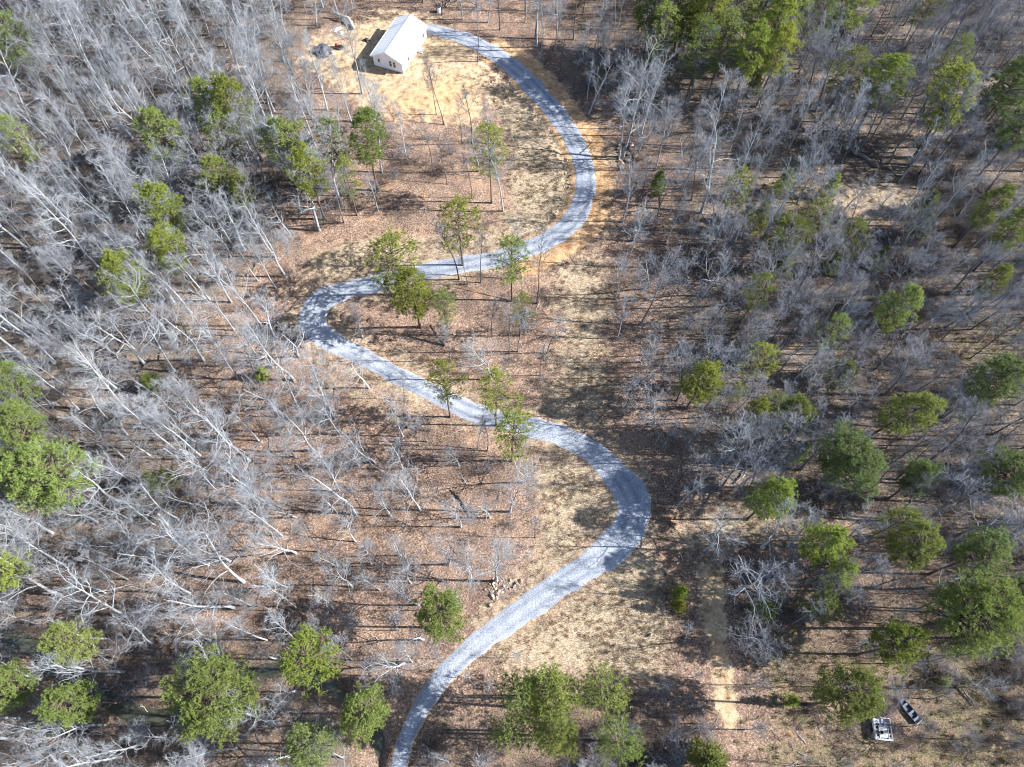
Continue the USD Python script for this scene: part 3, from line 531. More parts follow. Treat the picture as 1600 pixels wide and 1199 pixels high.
# ------------------------------------------------------------------ evergreens: (crown centre u, v, crown width in px, kind, height m, label)
PINES = [
 (12, 62, 60, 'dome2', 19, 'dark pine cut by the upper left corner of the picture', 0),
 (255, 218, 56, 'oval2', 18, 'mid green pine standing alone uphill of the two stacked pines on the left', 0),
 (327, 172, 50, 'oval2', 19, 'darker pine of the three-crown clump left of the house yard', 0),
 (370, 160, 56, 'oval0', 20, 'tallest pine of the three-crown clump left of the house yard', 0),
 (350, 212, 52, 'thin1', 17, 'paler loose pine at the foot of the three-crown clump left of the house yard', 0),
 (333, 275, 44, 'oval3', 15, 'small pine in front of the three-crown clump, the one with the looser crown', 0),
 (371, 302, 40, 'oval2', 14, 'small dense pine above the white spreading tree at the wood edge', 0),
 (258, 318, 58, 'oval0', 18, 'bright green upper pine of the two stacked in the wood left of the switchback', 0),
 (264, 395, 52, 'oval0', 17, 'yellow green lower pine of the two stacked in the wood left of the switchback', 0),
 (190, 432, 62, 'oval1', 19, 'bright yellow green pine alone among grey trees far left', 0),
 (440, 212, 62, 'oval2', 18, 'leftmost broad pine of the row between house and upper switchback', 0),
 (478, 262, 56, 'oval0', 19, 'brightest pine of the row between house and upper switchback', 0),
 (522, 225, 52, 'thin1', 19, 'thin crowned pine in the middle of the row below the house', 0),
 (570, 215, 56, 'oval3', 19, 'rightmost dark pine of the row below the house', 0),
 (540, 275, 36, 'thin0', 15, 'small thin pine at the foot of the row below the house', 0),
 (765, 232, 50, 'thin0', 20, 'lone pine with long bare trunk on the slope inside the upper curve', 0),
 (716, 345, 66, 'thin0', 18, 'loose crowned pine rising over the straw bank above the driveway', 0),
 (612, 398, 74, 'thin0', 17, 'airy pine overhanging the driveway above the brightest pine', 0),
 (643, 448, 64, 'oval0', 18, 'brightest yellow green pine, rooted inside the hairpin loop', 0),
 (693, 478, 42, 'thin1', 14, 'small thin pine beside the leaning dark trunk in the loop', 0),
 (800, 405, 58, 'thin1', 18, 'loose pine over the driveway at the edge of the straw strip', 0),
 (813, 482, 34, 'thin0', 13, 'small thin pine among bare trunks beside the straw strip', 0),
 (693, 597, 50, 'thin0', 19, 'pine with bare lower trunk on the downhill edge of the middle driveway', 0),
 (773, 612, 58, 'thin0', 19, 'upper of the two airy pines hanging over the middle driveway', 0),
 (800, 672, 62, 'thin0', 19, 'lower of the two airy pines hanging over the middle driveway', 0),
 (680, 960, 80, 'dome1', 17, 'round pine at the uphill edge of the lower driveway', 0),
 (486, 1034, 82, 'dome0', 19, 'bright round pine beside the creek, left of the lower driveway', 0),
 (330, 1083, 128, 'big0', 21, 'very large broad pine beside the creek', 0),
 (105, 1012, 64, 'dome1', 18, 'upper pine of the two in line by the creek bend', 0),
 (110, 1092, 68, 'dome1', 18, 'lower pine of the two in line by the creek bend', 0),
 (12, 1075, 66, 'dome1', 18, 'pine at the left picture edge below the creek', 0),
 (6, 885, 52, 'dome0', 18, 'bright pine cut by the left picture edge beside a pale bare tree', 0),
 (14, 602, 52, 'oval3', 18, 'topmost pine of the big group at the left picture edge', 0),
 (22, 665, 66, 'dome1', 19, 'middle pine of the big group at the left picture edge', 0),
 (74, 742, 112, 'big0', 20, 'largest and lowest pine of the group at the left picture edge', 0),
 (14, 738, 60, 'dome2', 18, 'dark pine behind the largest pine at the left picture edge', 0),
 (562, 1110, 76, 'dome1', 18, 'pine standing at the creek side of the lowest driveway stretch', 0),
 (478, 1165, 76, 'dome2', 18, 'dark pine at the bottom edge between creek and driveway', 0),
 (815, 1082, 70, 'thin1', 21, 'upper left airy pine of the see-through group below the straw field', 0),
 (862, 1098, 76, 'oval2', 22, 'fullest pine of the see-through group below the straw field, next to its upper left one', 0),
 (800, 1142, 66, 'thin1', 20, 'lowest airy pine of the see-through group below the straw field', 0),
 (870, 1150, 66, 'oval3', 22, 'fuller pine at the bottom of the see-through group, farthest from the driveway', 0),
 (945, 1080, 76, 'thin1', 21, 'fuller pine on the lower edge of the straw field', 0),
 (968, 1158, 72, 'thin1', 20, 'faint airy pine beneath the fuller pine at the lower edge of the straw field', 0),
 (238, 752, 30, 'young0', 7, 'small yellow green sapling pine in the lower left wood', 0),
 (262, 745, 24, 'young0', 6, 'smaller of two sapling pines side by side in the lower left wood', 0),
 (236, 595, 32, 'young1', 5, 'small rounded evergreen under grey trees left of the hairpin', 0),
 (408, 582, 24, 'young0', 3, 'tiny evergreen on red soil left of the hairpin', 0),
 (1110, 30, 64, 'oval1', 21, 'G', 1), (1152, 22, 60, 'thin1', 21, 'G', 1), (1068, 28, 60, 'oval2', 20, 'G', 1), (1206, 40, 54, 'oval0', 21, 'bright outermost pine at the lower corner of the top right stand', 0), (1132, 62, 56, 'thin1', 20, 'G', 1),
 (1172, 76, 54, 'oval0', 20, 'G', 1), (1095, 72, 56, 'thin1', 20, 'G', 1), (1216, 76, 46, 'oval0', 19, 'yellow green pine just below the outermost pine of the top right stand', 0), (1036, 52, 54, 'thin1', 20, 'pine of the top right stand nearest to the driveway', 0), (1080, -6, 64, 'oval2', 20, 'G', 1),
 (1190, -4, 60, 'oval2', 20, 'G', 1), (1240, 14, 50, 'oval3', 20, 'G', 1), (1020, 8, 54, 'oval3', 19, 'G', 1),
 (1285, 22, 50, 'thin1', 18, 'thin pine beyond the top right stand, first towards the corner', 0), (1340, 8, 56, 'oval2', 18, 'pine at the top edge between the stand and the corner', 0), (1455, 4, 46, 'thin1', 17, 'thin pine at the top edge nearest to the right corner', 0),
 (1386, 122, 62, 'oval1', 18, 'yellow green pine above the fallen tree', 0), (1326, 112, 60, 'thin1', 17, 'faint loose pine beside the yellow green pine above the fallen tree', 0),
 (1494, 150, 66, 'oval0', 21, 'tall bright pine with long dark trunk behind the fallen log', 0), (1490, 95, 44, 'thin1', 18, 'thin pine right behind the tall bright pine', 0),
 (1578, 132, 66, 'dome2', 20, 'dark broad pine at the right picture edge near the top corner', 0), (1596, 195, 50, 'oval4', 18, 'dark pine cut by the right edge under the broad dark one', 0),
 (1152, 298, 46, 'thin0', 16, 'slim pine between upper curve and small orange clearing', 0), (1188, 338, 32, 'young0', 8, 'low evergreen downhill of the slim pine outside the upper curve', 0), (1208, 305, 26, 'thin0', 10, 'faint small evergreen beside the slim pine outside the upper curve', 0),
 (1242, 374, 58, 'oval2', 14, 'bushy pine on the downhill side of the orange clearing', 0), (1280, 340, 44, 'thin0', 13, 'light pine touching the orange clearing from below', 0), (1332, 368, 50, 'thin1', 12, 'loose pine on the right of the bushy pine below the orange clearing', 0), (1302, 288, 26, 'young0', 6, 'yellowish young evergreen on the edge of the orange clearing', 0),
 (1548, 322, 42, 'oval3', 16, 'small pine right of the orange clearing', 0), (1586, 358, 46, 'oval3', 17, 'pine at the right picture edge below the small pine', 0),
 (1183, 458, 40, 'thin0', 17, 'slim tall pine in the wood across the straw strip', 0), (1401, 478, 46, 'oval3', 20, 'tall narrow dark pine in the wood on the right', 0), (1302, 520, 46, 'thin1', 16, 'loose slim pine left of the tall narrow dark one', 0), (1556, 440, 36, 'oval3', 15, 'small pine near the right edge above the grassy gap', 0),
 (1188, 562, 50, 'thin0', 16, 'pine with light green lower side across the straw strip', 0), (1096, 595, 60, 'oval1', 15, 'low rounded yellowish pine nearest to the straw strip', 0), (1152, 612, 28, 'thin0', 10, 'tiny pine beside the low rounded one near the straw strip', 0),
 (1554, 592, 72, 'dome2', 19, 'dark broad pine beside the grassy gap on the right', 0), (1416, 635, 64, 'oval2', 20, 'tall full pine right of the grey thicket', 0),
 (1178, 643, 38, 'oval0', 15, 'brightest of three small pines in a row below the light green one', 0), (1206, 638, 38, 'thin1', 15, 'middle of three small pines in a row below the light green one', 0), (1244, 655, 46, 'oval2', 15, 'right hand one of three small pines in a row', 0),
 (1336, 712, 98, 'big1', 19, 'largest pine in the right hand wood', 0), (1440, 746, 50, 'oval4', 15, 'dark small pine right of the largest one', 0), (1206, 776, 60, 'oval1', 17, 'pine on the uphill edge of the bare dirt clearing', 0),
 (1580, 742, 74, 'dome2', 18, 'hazy dark pine at the right edge beyond the dark small pine', 0), (1250, 705, 30, 'young1', 8, 'low dark evergreen left of the largest pine', 0),
 (1290, 846, 60, 'oval1', 18, 'pine standing at the end of the bare dirt clearing', 0), (1322, 900, 44, 'oval2', 16, 'narrow pine just below the one at the end of the dirt clearing', 0), (1285, 945, 56, 'thin1', 12, 'shaded thin pine in the dark hollow', 0),
 (1402, 815, 52, 'thin0', 17, 'light pine above the broad mid green one on the lower right', 0), (1434, 858, 70, 'dome1', 18, 'broad mid green pine on the lower right between dark hollow and edge', 0), (1532, 866, 72, 'dome2', 18, 'dull green pine above the very large yellowish pine', 0),
 (1526, 958, 124, 'big0', 20, 'very large yellowish pine near the lower right corner', 0), (1592, 935, 60, 'dome2', 17, 'dull pine at the right edge beside the very large yellowish one', 0), (1195, 954, 36, 'young0', 6, 'small light evergreen at the border of the dark hollow', 0),
 (1402, 1008, 72, 'dome0', 16, 'light green pine below the dark hollow', 0), (1330, 1094, 92, 'dome1', 19, 'round pine next to the white derelict trailer', 0),
 (1066, 925, 26, 'young0', 5, 'bright yellow green bush at the corner of the straw field', 0), (1062, 948, 24, 'young0', 4, 'lower yellow green bush at the corner of the straw field', 0), (1240, 1096, 22, 'young0', 4, 'little yellowish evergreen left of the round pine by the trailer', 0), (1476, 1066, 20, 'young0', 2.5, 'tiny bright bush near the dark blue boat', 0),
 (1110, 1185, 60, 'young1', 7, 'low spreading evergreen at the bottom edge below the dirt track', 0),
 (28, 215, 44, 'thin1', 17, 'hazy slim pine at the left edge under the corner pine', 0), (1030, 285, 26, 'young1', 6, 'grey green young evergreen outside the upper curve', 0), (1316, 582, 46, 'young1', 7, 'pale grey green evergreen in the open patch left of the grey thicket', 0), (1228, 408, 30, 'young0', 6, 'little light evergreen straight below the bushy pine by the orange clearing', 0), (1300, 410, 30, 'young1', 6, 'faint green sapling below the loose pine by the orange clearing', 0),
 (1378, 404, 28, 'young1', 6, 'grey green sapling uphill of the tall narrow dark pine', 0), (1512, 640, 34, 'young1', 6, 'faint evergreen sapling at the foot of the dark broad pine by the grassy gap', 0), (1181, 132, 24, 'young0', 5, 'green sapling below the top right pine stand', 0),
 (1450, 314, 34, 'young1', 6, 'pale green sapling on the far side of the orange clearing', 0), (1438, 348, 36, 'young1', 7, 'second pale green sapling at the lower rim of the orange clearing', 0), (1229, 281, 30, 'young0', 6, 'light green sapling between slim pine and orange clearing', 0), (1172, 330, 24, 'young0', 5, 'smallest sapling at the foot of the slim pine outside the upper curve', 0),
]
pine_sites = []
for u, v, wpx, kind, h, label, g in PINES:
    if g == 2: continue
    path, H, W, hc = PINE[kind]
    sz = h / H
    p = ground(u, v, hc * sz)
    dep = project(np.array([p[0], p[1], p[2] + hc * sz]))[2]
    sx = wpx * dep / FPX / W * 1.02
    rz = (zlib.crc32(f'{u}{v}'.encode()) % 360)
    young = kind.startswith('young')
    nm, ct_ = ('young_evergreen', 'young evergreen') if young else ('pine_tree', 'pine tree')
    grp = 'young evergreens among the bare trees' if young else 'pines of the hillside'
    if label == 'G': label, grp = 'tall pine in the dense stand at the top of the picture', 'pines in the dense stand at the top'
    thing(nm, label, ct_, p, rz, grp, (sx, sx, sz), ref=path)
    pine_sites.append((p[0], p[1], sx * W / 2))

# ------------------------------------------------------------------ bare trees
rng = np.random.default_rng(7)
# trees one can point to: base u, v, height m, kind, index
SEEN = [
 (682, 180, 13, 'S', 0), (694, 195, 14, 'S', 1), (747, 97, 19, 'S', 2), (737, 225, 16, 'S', 3), (722, 225, 12, 'S', 4), (677, 270, 15, 'S', 0), (699, 288, 11, 'S', 1), (709, 273, 10, 'S', 2), (786, 330, 17, 'P', 0), (737, 310, 12, 'S', 3),
 (781, 47, 17, 'S', 1), (836, 60, 19, 'S', 2), (839, 73, 19, 'P', 1), (896, 62, 20, 'S', 0), (1004, 78, 17, 'P', 2), (597, 270, 19, 'P', 3), (566, 147, 19, 'P', 0), (549, 190, 17, 'P', 1), (967, 249, 19, 'P', 2), (973, 246, 20, 'O', 2),
 (1024, 267, 16, 'P', 3), (1001, 212, 19, 'P', 0), (606, 243, 14, 'S', 4), (616, 190, 9, 'S', 1), (591, 330, 10, 'P', 1), (1010, 120, 17, 'S', 3), (1050, 105, 18, 'S', 2), (960, 65, 16, 'S', 4),
 (567, 528, 11, 'O', 1), (606, 472, 10, 'S', 2), (717, 437, 18, 'S', 3), (751, 442, 14, 'S', 4), (731, 445, 13, 'S', 0), (839, 475, 16, 'S', 1), (704, 565, 14, 'S', 2), (769, 527, 13, 'S', 3), (796, 552, 17, 'S', 4), (809, 550, 14, 'S', 0),
 (854, 552, 15, 'S', 1), (844, 587, 11, 'S', 3), (767, 593, 13, 'O', 0), (786, 585, 6, 'S', 2), (849, 607, 6, 'S', 4), (962, 468, 13, 'P', 1), (964, 530, 13, 'P', 2), (1001, 567, 14, 'S', 0), (996, 590, 13, 'P', 3), (986, 612, 14, 'S', 1), (1019, 667, 13, 'O', 3),
 (747, 702, 12, 'S', 2), (761, 705, 14, 'S', 3), (667, 690, 11, 'S', 4), (656, 697, 12, 'S', 0), (752, 758, 10, 'S', 1), (657, 797, 13, 'O', 0), (577, 607, 11, 'O', 1), (632, 627, 9, 'S', 2), (797, 800, 14, 'O', 2), (586, 723, 14, 'O', 3),
 (701, 882, 14, 'O', 1), (836, 840, 10, 'S', 3), (776, 908, 15, 'O', 0), (704, 928, 11, 'S', 4), (624, 985, 10, 'S', 0), (662, 1000, 11, 'O', 2), (631, 1037, 14, 'O', 3), (644, 1035, 12, 'P', 1), (682, 1030, 9, 'S', 2), (551, 918, 12, 'O', 1), (594, 922, 13, 'P', 2),
 (297, 928, 18, 'P', 0), (325, 882, 20, 'O', 2), (127, 860, 15, 'S', 1), (102, 883, 18, 'P', 3), (463, 950, 16, 'P', 1), (447, 917, 16, 'P', 2), (365, 950, 18, 'O', 3), (193, 1050, 16, 'O', 0), (437, 1030, 10, 'O', 1), (200, 965, 16, 'O', 2), (95, 930, 18, 'O', 3),
 (390, 720, 17, 'O', 1), (530, 767, 16, 'P', 0), (423, 790, 15, 'O', 2), (333, 753, 16, 'O', 0), (200, 643, 18, 'P', 1), (273, 703, 19, 'P', 2), (313, 712, 17, 'P', 3), (213, 758, 15, 'P', 0), (372, 593, 16, 'P', 1), (328, 468, 16, 'P', 2), (467, 557, 12, 'O', 3),
 (430, 527, 14, 'O', 0), (447, 432, 15, 'O', 1), (468, 640, 14, 'O', 2), (470, 333, 13, 'O', 3), (430, 402, 15, 'O', 1), (240, 190, 18, 'P', 0), (333, 140, 20, 'P', 1), (463, 160, 18, 'P', 2), (492, 200, 16, 'P', 3), (280, 117, 18, 'O', 2), (160, 140, 18, 'O', 0),
 (700, 1190, 5, 'O', 2), (765, 1075, 4.5, 'O', 1), (735, 1060, 4, 'O', 3), (810, 1028, 4, 'O', 0), (1085, 1130, 6, 'O', 2), (1495, 1075, 12, 'P', 1), (1425, 257, 21, 'P', 2), (1420, 262, 19, 'S', 1), (1388, 257, 18, 'S', 2), (1435, 273, 20, 'S', 3), (1281, 258, 19, 'P', 3),
 (1211, 340, 18, 'P', 0), (1495, 337, 18, 'S', 1), (1455, 347, 18, 'P', 1), (1105, 230, 17, 'P', 2), (1100, 860, 15, 'O', 1), (1190, 855, 16, 'O', 0), (1230, 855, 15, 'P', 1), (1075, 990, 4, 'O', 3), (1030, 1070, 5, 'O', 1),
]
sites = []       # x, y, H, family, idx
for u, v, h, fam, i in SEEN:
    p = ground(u, v); sites.append((p[0], p[1], float(h), fam, i, True))
taken = [(s[0], s[1]) for s in sites]
psite = np.array(pine_sites); ptree = cKDTree(psite[:, :2])
cand = np.stack([rng.uniform(-155, 165, 26000), rng.uniform(-30, 210, 26000)], 1)
yx = cand[:, ::-1]
op, ed, ck = open_at(yx), edge_at(yx), creek_at(yx)
zc_ = zat(cand[:, 0], cand[:, 1])
cu, cv, _ = project(np.stack([cand[:, 0], cand[:, 1], zc_], 1))
pd, pi_ = ptree.query(cand)
grid = {}
def near(x, y, r):
    gx, gy = int(x // 4), int(y // 4)
    k = int(r // 4) + 1
    for a in range(gx - k, gx + k + 1):
        for b in range(gy - k, gy + k + 1):
            for (px, py) in grid.get((a, b), ()):
                if (px - x) ** 2 + (py - y) ** 2 < r * r: return True
    return False
def put(x, y): grid.setdefault((int(x // 4), int(y // 4)), []).append((x, y))
for s in sites: put(s[0], s[1])
def inside(u, v, box): return box[0] <= u < box[2] and box[1] <= v < box[3]
for i, (x, y) in enumerate(cand):
    u, v = cu[i], cv[i]
    if op[i] > 0.22 or ed[i] < 2.2 or ck[i] < 2.0: continue
    if pd[i] < 1.2 or not (-40 < u < 1790 and -70 < v < 1240): continue
    r, oak, pop, hh = 4.7, 0.25, 0.40, 16.0
    if u < 560 and v < 720: r, oak, pop, hh = 3.9, 0.44, 0.36, 15.5
    elif u < 560: r, oak, pop, hh = 4.1, 0.50, 0.30, 14.5
    if 540 < u < 800 and 100 < v < 400: r, oak, pop, hh = 5.4, 0.08, 0.3, 12
    if 520 < u < 880 and 440 < v < 650: r, oak, pop, hh = 5.6, 0.12, 0.08, 10
    if 560 < u < 860 and 650 <= v < 1080: r, oak, pop, hh = 4.0, 0.42, 0.14, 11
    if 880 < u < 1060 and v < 420: r, oak, pop, hh = 4.2, 0.20, 0.42, 14
    if u > 1060 and v < 850: r, oak, pop, hh = 3.5, 0.30, 0.36, 14
    if u > 1060 and v >= 850: r, oak, pop, hh = 4.5, 0.34, 0.3, 8 if v > 1000 else 13
    if 620 < u < 1150 and v > 1060: r, oak, pop, hh = 8.0, 0.3, 0.2, 6
    if v < 100 and 560 < u < 1000: r, oak, pop, hh = 5.0, 0.1, 0.35, 15
    if near(x, y, r * rng.uniform(0.6, 1.35)): continue
    put(x, y)
    q = rng.random()
    fam = 'O' if q < oak else ('P' if q < oak + pop else 'S')
    h = hh * rng.uniform(0.6, 1.25)
    ix = int(rng.integers(0, 60))
    grey = rng.random() < (0.75 if u > 1000 else (0.4 if u > 860 else 0.12))
    ix = {'O': 4 + ix % 3 if grey else ix % 4, 'P': 5 + ix % 4 if grey else ix % 5, 'S': ix % 6}[fam]
    sites.append((x, y, h, fam, ix, False))

FAM = {'O': OAK, 'P': POPLAR, 'S': SLIM}
MARKS = [('boulders outside the upper curve', ground(980, 240), 9), ('stone heap', ground(775, 915), 9), ('white roofed house', ground(625, 85), 16), ('fallen log on the right', ground(1345, 240), 9),
         ('hairpin bend', ground(490, 490), 11), ('lone pine inside the upper curve', ground(765, 325), 8), ('very large creekside pine', ground(335, 1105), 9), ('white derelict trailer', ground(1375, 1137), 8),
         ('brush heap', ground(930, 90), 9), ('leaning dark trunk', ground(685, 520), 7), ('black heap in the yard', ground(505, 75), 9), ('orange clearing', ground(1340, 320), 10), ('brightest loop pine', ground(652, 490), 6),
         ('bare-stemmed driveway pine', ground(704, 655), 8), ('dirt track', ground(1130, 1000), 9), ('bare dirt clearing', ground(1180, 830), 12), ('round driveway pine', ground(690, 1000), 7),
         ('yellow green pine far left', ground(205, 470), 9), ('largest pine on the right', ground(1300, 770), 9), ('three-crown pine clump', ground(375, 265), 10), ('tall narrow dark pine', ground(1380, 530), 8), ('yellow green corner bushes', ground(1066, 935), 7)]
def region(u, v):
    if v < 330 and u < 560: return 'in the wood beside the house yard'
    if u < 860 and v < 420: return 'on the slope between house and upper switchback'
    if 520 < u < 880 and v < 660: return 'inside the loop of the driveway'
    if u < 520 and v < 640: return 'in the grey wood outside the hairpin bend'
    if u < 340: return 'in the pale wood at the lower left'
    if u < 880: return 'in the wood between middle driveway and creek'
    if v < 160: return 'behind the upper driveway towards the pine stand'
    if u < 1200 and v < 420: return 'on the slope outside the upper curve'
    if u < 1200 and v < 800: return 'in the wood across the straw strip'
    if v < 420: return 'around the fallen tree and orange clearing'
    if v < 830: return 'in the dark wood on the right'
    return 'around the dark hollow and dirt track'
SHAPE = {'O': 'spreading pale bare tree', 'P': 'upright pale bare tree', 'S': 'slender grey bare tree'}
NAME = {'O': 'spreading_bare_tree', 'P': 'upright_bare_tree', 'S': 'slender_bare_tree'}
rows, rest = [], []
for s in sites:
    x, y, h, fam, i, seen = s
    z = float(zat(x, y)[0])
    u, v, dpt = project(np.array([x, y, z + 0.5 * h]))
    ut, vt, _ = project(np.array([x, y, z + 0.85 * h]))
    vis = (8 < u < 1592 and 8 < v < 1191)
    (rows if vis else rest).append((h / dpt * (1.5 if fam == 'O' else 1.0) + (9 if seen else 0), x, y, z, h, fam, i, u, v))
indiv = []
for fam in 'OPS':
    f_ = sorted([r for r in rows if r[5] == fam], reverse=True)
    indiv += f_[:300]; rest += f_[300:]
labels, infos = [], []
for r in indiv:
    _, x, y, z, h, fam, i, u, v = r
    ub, vb, _ = project(np.array([x, y, z]))
    size = 'tall' if h > 16 else ('medium' if h > 11.5 else ('low' if h > 7 else 'bushy small'))
    best = min(((np.hypot(x - m[1][0], y - m[1][1]), m[0], m[1]) for m in MARKS if np.hypot(x - m[1][0], y - m[1][1]) < m[2]), default=None, key=lambda t: t[0])
    if best:
        dx, dy = x - best[2][0], y - best[2][1]
        way = ('uphill of' if dy > 0 else 'downhill of') if abs(dy) > abs(dx) else ('to the sunward side of' if dx > 0 else 'to the shadow side of')
        shp = SHAPE[fam].replace('pale', 'grey') if (fam == 'O' and i > 3) or (fam == 'P' and i > 4) else SHAPE[fam]
        lab = f'{size} {shp} {way} the {best[1]}'
    else:
        shp = SHAPE[fam].replace('pale', 'grey') if (fam == 'O' and i > 3) or (fam == 'P' and i > 4) else SHAPE[fam]
        lab = f'{size} {shp} {region(ub, vb)}'
        labels.append((lab, best[0] if best else None)); infos.append((region(ub, vb), size))
ranks, final = {}, []
ORD = ['nearest', 'second nearest', 'third nearest', 'fourth nearest', 'fifth nearest', 'sixth nearest', 'seventh nearest', 'eighth nearest']
for lab, d_ in labels: ranks.setdefault(lab, []).append(d_)
for lab, d_ in labels:
    k = ranks[lab]
    final.append(lab if d_ is None or len(k) == 1 else f'{lab}, {ORD[min(sorted(k).index(d_), 7)]} to it')
labels = final
for r, lab, (reg, size) in zip(indiv, labels, infos):
    _, x, y, z, h, fam, i, u, v = r
    path, H = FAM[fam][i % len(FAM[fam])]
    s = h / H
    rr2 = np.random.default_rng(int(abs(x) * 1000 + abs(y) * 77777))
    thing(NAME[fam], lab, 'bare tree', (x, y, z), rr2.uniform(0, 360), f'bare trees {reg}', (s * rr2.uniform(0.85, 1.15), s * rr2.uniform(0.85, 1.15), s), tilt=rr2.normal(0, 2.2, 2), ref=path)

def quat(rz, tilt=(0, 0)):
    r = Gf.Rotation(Gf.Vec3d(1, 0, 0), float(tilt[0])) * Gf.Rotation(Gf.Vec3d(0, 1, 0), float(tilt[1])) * Gf.Rotation(Gf.Vec3d(0, 0, 1), float(rz))
    q = r.GetQuat(); return Gf.Quath(float(q.GetReal()), Gf.Vec3h(*[float(t) for t in q.GetImaginary()]))

def scatter(name, label, protos, pos, scale, rz, which, tilt=None):
    pi = UsdGeom.PointInstancer.Define(stage, '/World/' + name)
    tg = []
    for k, p in enumerate(protos):
        pp = f'/World/{name}/kind_{k + 1}'
        if isinstance(p, str):
            x = UsdGeom.Xform.Define(stage, pp); x.GetPrim().GetReferences().AddInternalReference(p)
        else:
            usdkit.mesh(stage, pp, p[0], '/World/Looks/' + p[1], smooth=p[2] if len(p) > 2 else False)
        tg.append(pp)
    pi.CreatePrototypesRel().SetTargets(tg)
    pi.CreatePositionsAttr(Vt.Vec3fArray.FromNumpy(np.asarray(pos, np.float32)))
    pi.CreateProtoIndicesAttr(Vt.IntArray.FromNumpy(np.asarray(which, np.int32)))
    sc = np.asarray(scale, np.float32); sc = np.repeat(sc[:, None], 3, 1) if sc.ndim == 1 else sc
    pi.CreateScalesAttr(Vt.Vec3fArray.FromNumpy(np.ascontiguousarray(sc)))
    pi.CreateOrientationsAttr(Vt.QuathArray([quat(rz[i], tilt[i] if tilt is not None else (0, 0)) for i in range(len(rz))]))
    return tag(pi, label, None, None, 'stuff')

allk = [k for fam in 'OPS' for k in FAM[fam]]
off = {'O': 0, 'P': len(OAK), 'S': len(OAK) + len(POPLAR)}
if rest:
    wh = [off[r[5]] + r[6] % len(FAM[r[5]]) for r in rest]
    scatter('surrounding_woods', 'the smaller and farther bare trees of the wood, too many to single out', [k[0] for k in allk], [(r[1], r[2], r[3]) for r in rest], [r[4] / allk[w_][1] for r, w_ in zip(rest, wh)], rng.uniform(0, 360, len(rest)), wh)
print('bare trees', len(indiv), 'rest', len(rest), {f: sum(r[5] == f for r in rows) for f in 'OPS'}, 'unique labels', len(set(labels)))

# ------------------------------------------------------------------ house
H_RZ = -21.1
house = thing('house', 'small white house with a pale metal gable roof in the hilltop clearing', 'house', (-23.3, 128.85, HZ), H_RZ)
HW, HL, EAVE, RIDGE, OV = 3.3, 5.9, 2.75, 4.35, 0.32
obj('foundation', box(2 * HW - 0.10, 2 * HL - 0.10, 0.8, (0, 0, -0.05)), 'concrete', house)
def gable_wall(y, t):
    p = Polygon([(-HW, 0.3), (HW, 0.3), (HW, EAVE), (0, RIDGE - 0.12), (-HW, EAVE)])
    if y < 0:
        for a, b, c, d in ((-2.25, 1.35, -1.70, 2.15), (0.30, 1.05, 0.92, 2.35), (1.18, 1.05, 1.80, 2.35)):
            p = p.difference(shapely.box(a, b, c, d))
    m = trimesh.creation.extrude_polygon(p, t, engine='earcut')
    m.apply_transform(np.array([[1, 0, 0, 0], [0, 0, -1, 0], [0, 1, 0, 0], [0, 0, 0, 1.0]]))
    m.apply_translation([0, y, 0]); return m
tag(obj('wall', gable_wall(-HL + 0.15, 0.15), 'siding', house), 'shaded gable wall with one small and two tall windows')
obj('wall', gable_wall(HL, 0.15), 'siding', house)
for sx in (-1, 1):
    obj('wall', box(0.15, 2 * HL - 0.302, EAVE - 0.3, (sx * (HW - 0.075), 0, 0.3 + (EAVE - 0.3) / 2)), 'siding', house)
rl = math.hypot(HW + OV, (RIDGE - EAVE) * (HW + OV) / HW); ra = math.atan2(RIDGE - EAVE, HW)
for sx in (-1, 1):
    rot = trimesh.transformations.rotation_matrix(sx * ra, [0, 1, 0])
    mid = np.array([sx * (HW + OV) / 2, 0, RIDGE - (RIDGE - EAVE) / HW * (HW + OV) / 2 + 0.06])
    roof = obj('roof', box(rl, 2 * HL + 2 * OV, 0.06, mid, rot=rot), 'roof_metal', house)
    nrm = np.array([sx * math.sin(ra), 0, math.cos(ra)])
    for k in range(16):
        y = -HL - OV + 0.3 + k * (2 * HL + 2 * OV - 0.6) / 15
        obj('roof_seam', box(rl - 0.06, 0.03, 0.022, mid + np.array([0, y, 0]) + nrm * 0.040, rot=rot), 'roof_metal', roof)
    for sy in (-1, 1):
        obj('barge_board', box(rl, 0.04, 0.2, mid + np.array([0, sy * (HL + OV + 0.023), -0.10]), rot=rot), 'white_trim', house)
    obj('gutter', box(0.12, 2 * HL + 2 * OV, 0.12, (sx * (HW + OV + 0.065), 0, EAVE - (RIDGE - EAVE) / HW * OV + 0.02)), 'white_trim', house)
obj('ridge_cap', cat_([box(0.30, 2 * HL + 2 * OV + 0.02, 0.03, (sx * 0.13, 0, RIDGE + 0.11 - 0.06), rot=trimesh.transformations.rotation_matrix(sx * ra, [0, 1, 0])) for sx in (-1, 1)]), 'roof_metal', house)
